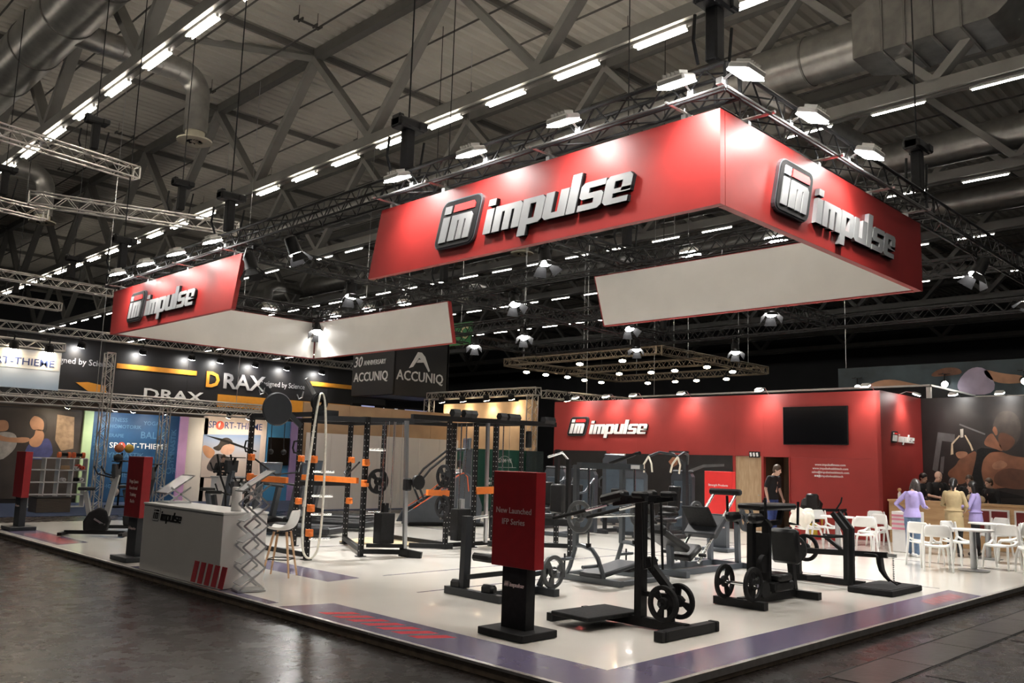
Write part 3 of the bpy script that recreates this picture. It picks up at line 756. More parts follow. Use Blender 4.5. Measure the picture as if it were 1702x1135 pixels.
# screen
tv = thing('television', 'large blank black flat screen mounted high on the red wall', 'television', (WX-.03, 6.58, 3.05))
MB().box((-.03, 0, 0), (.05, 1.84, 1.04), bev=.008).build('bezel', BLACK, tv)
MB().box((-.058, 0, .005), (.004, 1.80, 1.0)).build('screen', mat('dark_screen_glass', (.004, .004, .005), .12, var=.1), tv)
MB().box((.0, 0, 0), (.05, .5, .5)).build('wall_bracket', BLACKM, tv)
# dark printed wall pictures behind the machines
PBG = mat('black_print_ground', (.016, .014, .014), .45, var=.3, scale=2)
SKIN_PR = mat('printed_skin_tone', (.30, .13, .07), .5, var=.35, scale=3)
def art(root, name, pts, m, x=None, y=None, d=.002):
    if x is not None: MB().prism(pts, x-d, x, plane='yz').build(name, m, root)
    else: MB().prism(pts, y-d, y, plane='xz').build(name, m, root)
pp = thing('wall_poster', 'wide black wall picture of a man on a machine, behind the tall machines', 'poster', (WX, 11.5, PZ)); at(pp)
MB().box((WX-.012, 11.47, 1.16), (.024, 4.68, 2.08)).build('print_board', PBG, pp)
GREYP = mat('printed_grey_steel', (.10, .10, .105), .45, var=.25, scale=3)
art(pp, 'printed_arm', [(11.1, 1.5), (10.7, 1.62), (10.5, 1.58), (10.75, 1.48)], SKIN_PR, x=WX-.024)
art(pp, 'printed_face', [(11.35, 1.98), (11.2, 2.12), (11.0, 2.1), (11.02, 1.9), (11.2, 1.8)], SKIN_PR, x=WX-.024)
art(pp, 'printed_machine', [(10.6, 1.75), (10.1, 1.92), (9.4, 1.95), (9.4, 1.88), (10.1, 1.83), (10.5, 1.68)], GREYP, x=WX-.024)
at()
pp2 = thing('wall_poster', 'narrow black wall picture at the left end of the red wall', 'poster', (WX, 15.0, PZ)); at(pp2)
MB().box((WX-.012, 14.97, 1.2), (.024, 2.3, 2.15)).build('print_board', PBG, pp2)
art(pp2, 'printed_figure', [(14.9, .4), (14.6, .4), (14.5, 1.2), (14.6, 1.6), (14.8, 1.6), (14.95, 1.2)], GREYP, x=WX-.024); at()
pp3 = thing('wall_poster', 'small pale wall picture between the two black ones', 'poster', (WX, 13.5, PZ)); at(pp3)
MB().box((WX-.03, 13.32, 1.7), (.02, .62, 1.0)).build('print_board', mat('pale_sepia_print', (.42, .36, .30), .5, var=.3, scale=4), pp3)
art(pp3, 'printed_arm', [(13.5, 1.9), (13.35, 2.1), (13.2, 2.05), (13.15, 1.8), (13.3, 1.6)], mat('printed_grey_tone', (.2, .19, .18), .5, var=.3), x=WX-.04); at()
# big muscular-back picture
pm_ = struct(MB().box((20.1, 1.8, 2.03), (.1, 6.06, 3.84)).build('wall_picture_side', PBG), 'black stand wall carrying a huge gym picture')
bigp = thing('wall_poster', 'huge dark picture of a muscular back and arm at a cable machine', 'poster', (20.04, 2.4, PZ)); at(bigp)
MB().box((20.045, 1.8, 2.03), (.01, 6.04, 3.8)).build('print_board', PBG, bigp)
SK1 = mat('printed_brown_skin', (.18, .074, .040), .5, var=.35, scale=2.2); SK2 = mat('printed_dark_skin', (.085, .034, .019), .5, var=.35, scale=2.5); SK3 = mat('printed_light_skin', (.28, .135, .08), .5, var=.3, scale=3)
HAIRP = mat('printed_dark_hair', (.035, .028, .025), .6, var=.3, scale=4); STP = mat('printed_light_steel', (.36, .34, .31), .45, var=.2, scale=3); GOLDP = mat('printed_brass', (.50, .42, .30), .45, var=.2)
BIG = {
 'frame': ([(4.58, 1.96), (4.40, 3.00), (3.96, 2.94), (3.98, 2.72), (4.30, 2.76), (4.45, 1.90)], GREYP, 1),
 'frame2': ([(4.39, 1.90), (4.34, 2.32), (4.25, 2.34), (4.30, 1.87)], GREYP, 1),
 'cable': ([(3.83, 3.23), (3.20, 2.96), (3.21, 2.92), (3.84, 3.19)], GREYP, 2),
 'swivel': ([(3.82, 3.08), (3.74, 3.09), (3.75, 2.86), (3.82, 2.85)], STP, 3),
 'handle': ([(3.85, 2.92), (4.06, 2.69), (4.09, 2.38), (4.02, 2.40), (4.02, 2.67), (3.83, 2.89)], GOLDP, 3),
 'handle2': ([(3.72, 2.91), (3.59, 2.63), (3.55, 2.49), (3.51, 2.52), (3.56, 2.67), (3.69, 2.92)], GOLDP, 3),
 'head': ([(3.02, 3.11), (2.96, 3.33), (2.87, 3.49), (2.72, 3.57), (2.50, 3.53), (2.37, 3.35), (2.33, 3.07), (2.43, 2.71), (2.72, 2.47), (2.90, 2.59), (3.02, 2.83)], HAIRP, 1),
 'cheek': ([(2.90, 2.95), (2.75, 3.0), (2.5, 2.85), (2.5, 2.68), (2.72, 2.47), (2.88, 2.6)], SK2, 2),
 'ear': ([(3.03, 3.05), (2.98, 3.16), (2.92, 3.12), (2.89, 2.95), (2.95, 2.89), (2.99, 2.99)], SK1, 3),
 'neck': ([(3.27, 2.66), (3.17, 2.88), (3.03, 2.99), (2.95, 2.83), (2.85, 2.65), (2.77, 2.47), (3.02, 2.57)], SK1, 2),
 'shirt': ([(3.31, 2.58), (2.96, 2.55), (2.81, 2.48), (3.11, 2.46), (3.28, 2.27), (3.34, 1.96), (3.29, 1.54), (2.35, 1.34), (2.36, 1.29), (3.76, 1.27), (3.59, 1.77), (3.46, 2.27), (3.42, 2.52)], BLACKM, 3),
 'shoulder': ([(3.28, 2.27), (3.11, 2.46), (2.88, 2.51), (2.61, 2.38), (2.31, 2.34), (1.9, 2.3), (1.9, 1.6), (2.35, 1.51), (2.76, 1.56), (3.15, 1.48), (3.31, 1.72), (3.34, 1.99)], SK1, 3),
 'shade': ([(3.02, 1.91), (2.73, 2.07), (2.32, 2.02), (1.9, 1.95), (1.9, 1.6), (2.35, 1.51), (2.76, 1.53), (3.06, 1.64)], SK2, 4),
 'lite': ([(3.09, 2.15), (2.86, 2.28), (2.67, 2.16), (2.79, 2.04), (3.04, 2.00)], SK3, 4),
 'arm': ([(4.24, 1.87), (3.96, 2.10), (3.89, 2.26), (3.62, 2.42), (3.43, 2.52), (3.44, 2.21), (3.53, 1.90), (3.68, 1.67), (3.89, 1.57), (4.01, 1.66)], SK1, 2),
 'hand': ([(3.98, 2.42), (3.89, 2.48), (3.71, 2.48), (3.64, 2.42), (3.72, 2.33), (3.89, 2.26)], SK3, 3)}
for k, (pts, m_, lv) in BIG.items(): MB().prism(chaikin(pts, 2 if m_ in (SK1, SK2, SK3, HAIRP) else 0), 20.04-.0012*lv, 20.041, plane='yz').build('printed_'+k.rstrip('2'), m_, bigp)
at()
# wall-washer lamps on the stand walls
def wall_lamp(x, y, z, d, label, base):
    t = thing('wall_lamp', label, 'lamp', (x, y, z), 0, 'arm lamps along the stand walls')
    rot = Vector(d).to_track_quat('-Z', 'Y').to_matrix()
    h = MB(); h.box(rot @ Vector((0, 0, .035)), (.22, .16, .06), rot, bev=.02); h.build('housing', WHITEM, t)
    MB().box(rot @ Vector((0, 0, 0)), (.20, .14, .012), rot).build('lens', LENS, t)
    a = Vector(base)-Vector((x, y, z)); MB().tube([(0, 0, .06), (a.x*.6, a.y*.6, .1), (a.x, a.y, a.z)], .012, 6).build('arm', STEEL, t)
    lamp_light('wall', t, rot @ Vector((0, 0, -.02)), d)
NTH = ('first', 'second', 'third', 'fourth', 'fifth', 'sixth')
for i, yy in enumerate((14.8, 13.5, 12.4, 10.6, 8.0, 5.0)): wall_lamp(16.72, yy, 4.02, (.42, 0, -1), 'lit arm lamp on top of the red wall, %s from its left end' % NTH[i], (WX+.05, yy, 3.96))
wall_lamp(18.6, 4.42, 3.92, (0, .42, -1), 'lit arm lamp above the small logo on the return wall', (18.6, 4.86, 3.96))
wall_lamp(19.55, 3.81, 3.98, (.42, 0, -1), 'lit arm lamp over the left part of the huge dark picture', (20.1, 3.81, 3.96)); wall_lamp(19.55, 2.67, 3.98, (.42, 0, -1), 'lit arm lamp over the right part of the huge dark picture', (20.1, 2.67, 3.96))
# fascia box behind the red wall top
q = thing('fascia_box', 'low black fascia box behind the top of the red wall', 'fascia', (21, 11, 3.9)); at(q)
MB().box((21.5, 10.6, 4.1), (.1, 11, .62)).build('fascia_board', BLACKM, q); MB().box((21.5, 10.6, 4.45), (.16, 11.1, .06)).build('top_rail', TRUSSA, q); MB().box((23.5, 5.1, 4.1), (4, .1, .62)).build('fascia_board', BLACKM, q); MB().box((23.5, 5.1, 4.45), (4, .16, .06)).build('top_rail', TRUSSA, q); MB().box((21.5, 5.1, 2.2), (.12, .12, 4.4)).build('post', TRUSSA, q); MB().box((21.5, 16.1, 2.2), (.12, .12, 4.4)).build('post', TRUSSA, q); at()

# ================================================================ signs, counter and small furniture
def totem(x, y, rz, label, lines, post=CHAR, board_m=REDS, h=1.71, w_=.60, sub=True, size=.10, drop=.50):
    """red board on a dark slab post; local: face towards -x, width along y"""
    t = thing('info_totem', label, 'sign', (x, y, PZ), rz)
    MB().box((0, 0, .035), (.50, .62, .07), bev=.006).build('base_plate', post, t)
    MB().box((0, 0, .38), (.13, .34, .64), bev=.004).build('post', post, t)
    b = MB().box((-.03, 0, (h-.11+.66)/2), (.14, w_, h-.11-.66), bev=.004).build('board', board_m, t)
    for i, s_ in enumerate(lines): text(s_, 'board_lettering', LETW if board_m is REDL else LETP, t, size, (-.104, 0, h-drop-i*size*1.35), FACE_NX, .0015, .004)
    if sub: impulse_logo(t, (-.068, .14, .47), (0, -1, 0), (0, 0, 1), .28, .003, mono=LETP)
    return t
LETP = mat('pale_pink_lettering', (.72, .58, .56), .5, var=.02)
totem(1.05, 2.0, 0, 'red totem reading New Launched IFP Series on a black post at the stand front', ['New Launched', 'IFP Series'], post=BLACKM, size=.082)
totem(.36, 9.72, 0, 'red totem reading Mega Space beside the left end of the white counter', ['Mega Space', 'Functional', 'Training', 'Racks'], size=.075)
totem(.45, 15.9, 0, 'red totem partly cut off at the left picture edge', [], size=.08)
totem(10.9, 5.7, 0, 'bright red totem reading Strength Products before the wall picture', ['Strength Products'], post=SLATE, board_m=REDL, h=1.75, w_=.66, sub=True, size=.064, drop=.40)
# reception counter
ct = thing('reception_counter', 'white box counter with logo at the stand edge', 'counter', (.34, 7.47, PZ)); at(ct)
CW = mat('white_counter_laminate', (.66, .64, .62), .4, var=.03, scale=2)
MB().box((.34, 7.47, .57), (.62, 2.44, .92), bev=.004).build('body', CW, ct)
MB().box((.34, 7.47, 1.045), (.64, 2.46, .03), bev=.004).build('top', WHITE, ct)
impulse_logo(ct, (.029, 8.38, .84), (0, -1, 0), (0, 0, 1), .95, .004, mono=BLACKM)
for k in range(5):
    y0 = 7.02-k*.19
    MB().prism([(y0, .125), (y0-.13, .125), (y0-.22, .40), (y0-.09, .40)], .026, .031, plane='yz').build('red_slash', REDF, ct)
at()
c_ = thing('cup_dispenser', 'pale cylinder standing on the near end of the white counter', 'cup', (.30, 6.45, 1.06))
MB().lathe([(.065, 0), (.065, .30), (.058, .31)], 20).build('cylinder', CW, c_, smooth=True); MB().lathe([(.067, .0), (.067, .012)], 20).build('base_ring', STEEL, c_)
def zigzag(x, y, z, n, label, wd=.42, s=.26, rz=0, d=.30):
    """folding brochure stand: crossed flat bars with acrylic trays"""
    t = thing('brochure_stand', label, 'brochure stand', (x, y, z), rz)
    ACR = mat('clear_tray', (.75, .76, .78), .15, var=.02, alpha=.55)
    zz = .03
    for i in range(n):
        for sy in (-wd/2, wd/2):
            for (a, b) in ((-d/2, d/2), (d/2, -d/2)): MB().bar((a, sy, zz), (b, sy, zz+s), .012, .022, up=(1, 0, 0)).build('scissor_bar', STEEL, t)
        if i < n-1:
            MB().box((-d/2*.2, 0, zz+s*.5), (d*.95, wd*.94, .012), Matrix.Rotation(-.55, 3, 'Y')).build('tray', ACR, t)
        zz += s
    MB().box((0, 0, zz+.04), (.42, wd, .012), Matrix.Rotation(-.62, 3, 'Y')).build('top_tray', ACR, t)
    q = MB(); q.bar((-.2, -wd/2, zz-.09), (.19, -wd/2, zz+.17), .016); q.bar((-.2, wd/2, zz-.09), (.19, wd/2, zz+.17), .016); q.bar((-.2, -wd/2, zz-.09), (-.2, wd/2, zz-.09), .016); q.bar((.19, -wd/2, zz+.17), (.19, wd/2, zz+.17), .016); q.build('tray_frame', STEEL, t)
    MB().box((0, 0, .012), (d*1.15, wd, .02)).build('base_frame', STEEL, t)
    return t
zigzag(.30, 5.99, PZ, 5, 'silver zigzag brochure stand beside the near end of the counter', .32, .258, R(-12))
zigzag(.36, 8.45, 1.06, 1, 'small silver brochure holder on the far end of the counter', .40, .2, 0)
def bar_stool(x, y, rz, label):
    t = thing('bar_stool', label, 'stool', (x, y, PZ), rz, 'white shell bar stools')
    m = MB(); N = 12; rows = []
    prof = [(.20, .66), (.10, .635), (-.05, .63), (-.15, .66), (-.20, .74), (-.225, .84), (-.235, .93)]   # (forward, height)
    for i, (f_, z_) in enumerate(prof):
        hw = (.17, .21, .22, .22, .215, .20, .16)[i]; row = []
        for k in range(N+1):
            u = -1+2*k/N; lift = (abs(u)**3)*(.05 if i < 4 else .0); fw = (abs(u)**2.5)*(.0 if i < 3 else .07)
            row.append((u*hw, f_+fw, z_+lift))
        rows.append(row)
    vs_ = [p for r_ in rows for p in r_]; ff_ = [(i*(N+1)+k, i*(N+1)+k+1, (i+1)*(N+1)+k+1, (i+1)*(N+1)+k) for i in range(len(prof)-1) for k in range(N)]
    o = m.add(vs_, ff_).build('seat_shell', WHITEP, t, smooth=True); so = o.modifiers.new('thickness', 'SOLIDIFY'); so.thickness = .014; sb = o.modifiers.new('smooth', 'SUBSURF'); sb.levels = 1; sb.render_levels = 1
    BEECH = wood('beech_leg', (.55, .33, .18), (.66, .43, .26), .5, (1, 1, .3), 8)
    for a, b in ((-1, -1), (1, -1), (1, 1), (-1, 1)): MB().cyl((a*.09, b*.09, .62), (a*.19, b*.19, 0), .019, .013, 10).build('leg', BEECH, t, smooth=True)
    q = MB(); 
    for a, b, c, d in ((-1, -1, 1, -1), (1, -1, 1, 1), (1, 1, -1, 1), (-1, 1, -1, -1)): q.cyl((a*.155, b*.155, .24), (c*.155, d*.155, .24), .008, n=6)
    q.build('foot_ring', BLACK, t); q = MB(); q.bar((-.1, -.1, .6), (.1, .1, .6), .02); q.bar((.1, -.1, .6), (-.1, .1, .6), .02); q.build('seat_cross', BLACK, t)
    return t
bar_stool(1.30, 6.95, R(42), 'white shell bar stool on beech legs in front of the brochure stand')
bar_stool(.98, 7.75, R(75), 'white shell bar stool on beech legs half hidden behind the counter')
# bar counter by the picture wall
WOODB = wood('oak_bar_front', (.47, .29, .14), (.58, .38, .20), .4, (1, 1, 8), 2.0)
bc = thing('bar_counter', 'long oak fronted serving counter before the huge dark picture', 'counter', (17.5, 2.2, PZ)); at(bc)
MB().box((17.5, 1.75, .62), (.5, 5.9, 1.02)).build('front', WOODB, bc); MB().box((17.5, 1.75, 1.155), (.56, 5.95, .05)).build('worktop', WOODB, bc)
for yy in (2.35, 1.45):
    f_ = MB().box((17.235, yy, .78), (.03, .80, .56)).build('niche_frame', WHITE, bc)
    for dy in (-.19, .19): MB().box((17.215, yy+dy, .78), (.02, .33, .48)).build('niche_panel', mat('dark_red_panel', (.16, .012, .012), .4, var=.1), f_)
at()
bt = thing('sauce_bottle', 'small bottle with round tan cap on the left end of the oak counter', 'bottle', (17.45, 4.5, 1.18))
MB().lathe([(.05, 0), (.05, .14), (.025, .18), (.025, .2)], 14).build('body', WHITE, bt, smooth=True); MB().sphere((0, 0, .235), .05, 12, 8).build('cap', wood('tan_cap', (.5, .3, .15), (.6, .38, .2)), bt, smooth=True)
# ---------------------------------------------------------------- white cafe chairs and tables
def cafe_chair(name='cafe_chair'):
    t = thing(name, 'x', 'chair')
    # sitter faces +y
    m = MB(); N = 10; rows = []
    for i, (y_, z_) in enumerate(((.22, .43), (.20, .45), (.05, .445), (-.12, .44), (-.20, .455))):
        hw = (.19, .21, .215, .20, .18)[i]
        rows.append([(-hw+2*hw*k/N, y_, z_-.015*(1-(2*k/N-1)**2)) for k in range(N+1)])
    vs_ = [p for r_ in rows for p in r_]; ff_ = [(i*(N+1)+k, i*(N+1)+k+1, (i+1)*(N+1)+k+1, (i+1)*(N+1)+k) for i in range(4) for k in range(N)]
    o = m.add(vs_, ff_).build('seat', WHITEP, t, smooth=True); so = o.modifiers.new('thickness', 'SOLIDIFY'); so.thickness = .02
    # back panel: curved board, upper third only
    m = MB(); rows = []
    for z_, hw, dy in ((.60, .205, .0), (.64, .215, -.005), (.72, .215, -.02), (.78, .20, -.03), (.815, .165, -.035)):
        rows.append([(hw*math.sin(u*1.15)/math.sin(1.15), -.235+dy+.10*(1-math.cos(u*1.15)), z_) for u in [(-1+2*k/12) for k in range(13)]])
    vs_ = [p for r_ in rows for p in r_]; ff_ = [(i*13+k, i*13+k+1, (i+1)*13+k+1, (i+1)*13+k) for i in range(4) for k in range(12)]
    o = m.add(vs_, ff_).build('backrest', WHITEP, t, smooth=True); so = o.modifiers.new('thickness', 'SOLIDIFY'); so.thickness = .016
    for s in (-1, 1):
        MB().tube([(s*.21, -.17, .80), (s*.225, -.165, .66), (s*.235, -.15, .52), (s*.225, -.185, .42), (s*.235, -.25, 0)], .019, 8, rs=[.017, .026, .028, .025, .017]).build('rear_leg', WHITEP, t, smooth=True)
        MB().tube([(s*.235, -.15, .52), (s*.222, .0, .455), (s*.205, .19, .435), (s*.225, .235, .30), (s*.235, .25, 0)], .018, 8, rs=[.02, .023, .026, .023, .016]).build('front_leg', WHITEP, t, smooth=True)
    return t
ch0 = cafe_chair(); first_ch = [True]
def put_chair(x, y, face, label):
    rz = math.atan2(face[1], face[0]) - math.pi/2
    if first_ch[0]:
        first_ch[0] = False; ch0.location = (x, y, PZ); ch0.rotation_euler = (0, 0, rz); ch0['label'] = label; ch0['group'] = 'white cafe chairs'
        return ch0
    return dup(ch0, (x, y, PZ), rz, label, 'white cafe chairs')
CH = [(13.35, 5.0, (.9, -.4), 'white cafe chair with a pale jacket thrown over its back'),
 (14.3, 5.0, (-.2, -1), 'white cafe chair just right of the chair with the jacket'),
 (12.9, 3.55, (.8, .6), 'white cafe chair with its back to us, left of the woman in lilac'),
 (13.9, 3.75, (-.9, .3), 'white cafe chair seen side on beside the lilac woman'),
 (15.6, 4.25, (-.5, -.8), 'white cafe chair against the left end of the oak counter'),
 (12.15, 2.05, (.95, -.2), 'white cafe chair seen side on directly right of the lilac woman'),
 (11.5, 1.62, (.75, .35), 'white cafe chair nearest to us, showing its back opening'),
 (13.0, 1.75, (-.3, -1), 'white cafe chair in front of the woman in khaki'),
 (12.95, .95, (-1, .2), 'white cafe chair right of the round table'),
 (14.3, 1.15, (-.2, 1), 'white cafe chair behind the round table showing a wide back'),
 (12.7, .35, (-.5, .8), 'white cafe chair at the right picture edge turned sideways'),
 (15.9, 1.9, (-.8, .4), 'white cafe chair against the oak counter below the red niches'),
 (16.2, 1.2, (-1, .3), 'white cafe chair farthest right against the oak counter'),
 (14.6, .5, (.3, 1), 'white cafe chair half cut by the right picture edge')]
for c in CH: put_chair(*c)
def cafe_table(x, y, label, r=.36):
    t = thing('cafe_table', label, 'table', (x, y, PZ), 0, 'round cafe tables')
    MB().lathe([(r, .71), (r, .735), (r-.01, .74)], 36).build('table_top', WHITE, t, smooth=True)
    MB().lathe([(.055, .02), (.055, .71)], 18).build('column', STEEL, t, smooth=True)
    MB().lathe([(.26, 0), (.26, .012), (.06, .03)], 32).build('base', STEEL, t, smooth=True)
cafe_table(12.15, 1.2, 'round white table on a steel column, nearest to the stand edge')
cafe_table(13.6, 4.4, 'round white table behind the belt squat machine')
cafe_table(14.9, 1.75, 'round white table behind the nearest one')
tb = thing('gift_box', 'white and pink striped carton stacked in front of the woman in khaki', 'box', (14.85, 3.35, PZ)); at(tb)
MB().box((14.85, 3.35, .55), (.55, .5, .88), bev=.01).build('carton', WHITE, tb)
for z_ in (.62, .72, .82, .9): MB().box((14.57, 3.35, z_), (.012, .5, .045)).build('stripe', mat('pink_stripe', (.62, .22, .30), .5), tb)
at()
jk = thing('draped_jacket', 'cream coloured jacket slung over a white chair', 'jacket', (13.2, 5.05, PZ)); at(jk)
m = MB()
for i in range(9):
    a = i*.7; m.sphere((13.2+.10*math.sin(a*1.3), 5.05+.05*i-.2, .92+.05*math.sin(a*2.1)-.012*abs(i-4)**1.6), .11, 10, 7, (1.1, 1, .8+.2*math.sin(a)))
    m.sphere((13.08+.06*math.sin(a), 5.0+.045*i-.18, .74+.05*math.cos(a*1.7)), .10, 10, 7, (.6, .9, 1.4))
o = m.build('cloth', mat('cream_cloth', (.72, .70, .62), .85, var=.08, bump=.3, bscale=20), jk); rm = o.modifiers.new('blend', 'REMESH'); rm.mode = 'VOXEL'; rm.voxel_size = .025; rm.use_smooth_shade = True
sm = o.modifiers.new('soften', 'SMOOTH'); sm.iterations = 4
at()
bk = thing('waste_bin', 'yellow bin standing before the open doorway', 'bin', (16.5, 6.3, PZ))
MB().lathe([(.14, 0), (.19, .5), (.2, .5), (.2, .53), (.17, .53)], 18).build('bucket', mat('yellow_plastic', (.62, .48, .05), .5, var=.06), bk, smooth=True); MB().lathe([(.20, .52), (.205, .56)], 18).build('rim', BLACKM, bk)

hb = thing('handbag', 'black bag lying on the left end of the oak counter', 'bag', (17.45, 4.15, 1.29)); MB().box((0, 0, -.02), (.24, .42, .18), bev=.06).build('bag_body', BLACKM, hb, smooth=True); MB().tube([(0, -.14, .05), (0, -.08, .14), (0, .08, .14), (0, .14, .05)], .012, 6).build('bag_handle', BLACKM, hb, smooth=True)
hb.location.z = 1.29
bg = thing('paper_bag', 'crumpled tan paper bag on the oak counter right of the second lilac woman', 'bag', (17.45, 2.72, 1.18)); q = MB(); q.sphere((0, 0, .10), .13, 12, 8, (.9, 1.5, .75)); q.sphere((.02, .13, .13), .08, 10, 7); q.sphere((0, -.12, .09), .09, 10, 7); o = q.build('bag_body', mat('tan_paper_bag', (.56, .44, .30), .8, var=.1, bump=.4, bscale=25), bg); rm = o.modifiers.new('blend', 'REMESH'); rm.mode = 'VOXEL'; rm.voxel_size = .02; rm.use_smooth_shade = True
MB().box((0, .02, .19), (.02, .22, .05), bev=.006).build('folded_top', MATS['tan_paper_bag'], bg)
# ================================================================ training machines
def bars(t, rows):
    """rows: (part name, material, p0, p1, w, h) - each a part of its own"""
    for nm_, m_, a, b, w_, h_ in rows: MB().bar(a, b, w_, h_).build(nm_, m_, t)
def pad(t, nm_, c, s, rot=None, m=None): return MB().box(c, s, rot, bev=min(s)*.28).build(nm_, m or VINYL, t, smooth=True)
def grip(t, a, b, r=.018, m=None, nm_='handle'):
    return MB().cyl(a, b, r, n=10).build(nm_, m or RUBBER, t, smooth=True)
PLATE = {}
def plate_mesh(rad, th, m):
    key = (rad, m.name)
    q = MB()
    q.lathe([(rad*.74, -th*.4), (rad*.74, th*.4), (rad*.80, th*.5), (rad*.97, th*.5), (rad, th*.35), (rad, -th*.35), (rad*.97, -th*.5), (rad*.80, -th*.5), (rad*.74, -th*.4)], 32, capped=False)
    q.lathe([(rad*.12, -th*.6), (rad*.12, th*.6), (rad*.30, th*.6), (rad*.33, th*.4), (rad*.33, -th*.4), (rad*.30, -th*.6), (rad*.12, -th*.6)], 24, capped=False)
    for k in range(3):
        a0 = k*2*math.pi/3; n = 5; span = .62
        inner = [(rad*.28*math.cos(a0+span*1.3*(i/n-.5)), rad*.28*math.sin(a0+span*1.3*(i/n-.5))) for i in range(n+1)]
        outer = [(rad*.78*math.cos(a0+span*(i/n-.5)), rad*.78*math.sin(a0+span*(i/n-.5))) for i in range(n+1)]
        q.prism(inner+outer[::-1], -th*.28, th*.28, plane='xy')
    return q
def weight_plate(c, axis, rad, label, m=None, th=.045, turn=0.3, group='weight plates on the machines'):
    m = m or RUBBER; key = (rad, m.name)
    if key not in PLATE:
        o = plate_mesh(rad, th, m).build('weight_plate', m, smooth=True); PLATE[key] = o
    else:
        o = PLATE[key].copy(); COL.objects.link(o)
    tag(o, label, 'weight plate', group)
    o.location = c
    o.rotation_euler = ((0, R(90), 0) if axis == 'x' else (R(90), 0, 0))
    o.rotation_euler.rotate_axis('Z', turn)
    return o
# ---- 1: shoulder-pad squat / calf machine at the very front
t = at(thing('squat_machine', 'black standing squat machine with foot plate and shoulder pads nearest the stand corner', 'gym machine', (2.47, 1.55, PZ)))
X = 2.47
bars(t, [('base_beam', BLACK, (X, 2.34, .17), (X, .96, .17), .08, .10), ('foot', BLACK, (1.93, .94, .16), (2.88, .94, .16), .10, .095), ('foot', BLACK, (1.9, 2.34, .155), (2.8, 2.34, .155), .09, .085),
 ('column', BLACK, (X, 1.55, .20), (X, 1.55, 1.46), .09, .11), ('top_cross_bar', BLACK, (X-.33, 1.55, 1.46), (X+.33, 1.55, 1.46), .07, .06), ('rear_post', BLACK, (X, 1.16, .21), (X, 1.16, .56), .06, .06),
 ('strut', BLACK, (X, 1.52, .46), (X, 1.15, .47), .05, .05), ('lever', BLACK, (X, 1.48, .82), (X, 1.16, .52), .07, .08), ('pivot_block', BLACK, (X, 1.50, .76), (X, 1.38, .80), .12, .10)])
for s in (-1, 1):
    for yy in (.93, 2.34): pass
    MB().box((X+s*.46, .94, .16), (.06, .115, .105), bev=.01).build('foot_cap', RUBBER, t)
    MB().cyl((X+s*.09, 1.33, .72), (X+s*.09, 1.36, 1.42), .014, n=8).build('link_rod', BLACK, t)
    MB().cyl((X+s*.09, 1.44, .74), (X+s*.09, 1.47, 1.42), .014, n=8).build('link_rod', BLACK, t)
    MB().bar((X+s*.26, 1.30, 1.47), (X+s*.26, 1.72, 1.40), .06, .06).build('lever_arm', BLACK, t)
    pad(t, 'shoulder_pad', (X+s*.26, 1.72, 1.46), (.15, .34, .11), Matrix.Rotation(R(-14), 3, 'X'))
    MB().box((X+s*.26, 1.38, 1.505), (.13, .16, .07), bev=.02).build('pad_mount', BLACK, t)
    MB().cyl((X+s*.30, 1.78, 1.38), (X+s*.30, 2.10, 1.30), .018, n=10).build('handle_tube', CHROME, t)
    grip(t, (X+s*.30, 2.08, 1.305), (X+s*.30, 2.56, 1.185), .022)
MB().box((2.2, 1.93, .225), (.86, .54, .045), Matrix.Rotation(R(-3), 3, 'Z'), bev=.008).build('foot_plate', RUBBER, t)
MB().cyl((X-.22, 1.16, .41), (X+.24, 1.16, .41), .022, n=10).build('weight_peg', CHROME, t)
at()
weight_plate((X-.14, 1.16, .41), 'x', .185, 'black weight plate on the aisle side of the front squat machine'); weight_plate((X+.15, 1.16, .41), 'x', .185, 'black weight plate on the inner side of the front squat machine', turn=.9)
# ---- 2: chest-pad glute machine
t = at(thing('glute_machine', 'black machine with flat top pad and round back pad, second along the front edge', 'gym machine', (5.2, 1.6, PZ)))
Y = 1.6
bars(t, [('foot', BLACK, (4.6, 1.24, .16), (4.6, 1.95, .16), .10, .095), ('foot', BLACK, (6.04, 1.24, .16), (6.04, 1.92, .16), .10, .095), ('base_beam', BLACK, (4.6, Y, .17), (6.04, Y, .17), .08, .10),
 ('column', BLACK, (4.88, Y, .2), (4.90, Y, 1.12), .08, .09), ('column', BLACK, (5.28, Y, .2), (5.29, Y, 1.12), .09, .09), ('column_tie', BLACK, (4.88, Y, 1.1), (5.62, Y, 1.12), .08, .06),
 ('guard_plate', BLACKM, (5.08, Y-.05, .42), (5.08, Y-.05, 1.0), .22, .02), ('rear_post', BLACK, (6.02, Y, .2), (5.86, Y, 1.04), .08, .08), ('pad_post', BLACK, (5.2, Y, 1.1), (5.2, Y, 1.28), .07, .07),
 ('rear_upright', BLACK, (5.62, Y, 1.12), (5.70, Y, 1.30), .06, .06), ('side_peg', BLACK, (5.75, Y-.3, .42), (6.15, Y-.3, .40), .05, .05)])
pad(t, 'top_pad', (5.32, Y, 1.33), (.95, .36, .08)); pad(t, 'back_pad', (5.80, Y, .80), (.13, .40, .46), Matrix.Rotation(R(-8), 3, 'Y'))
pad(t, 'knee_pad', (5.5, Y, .42), (.34, .34, .10)); MB().box((5.5, Y, .31), (.5, .3, .12), bev=.02).build('carriage', BLACKM, t)
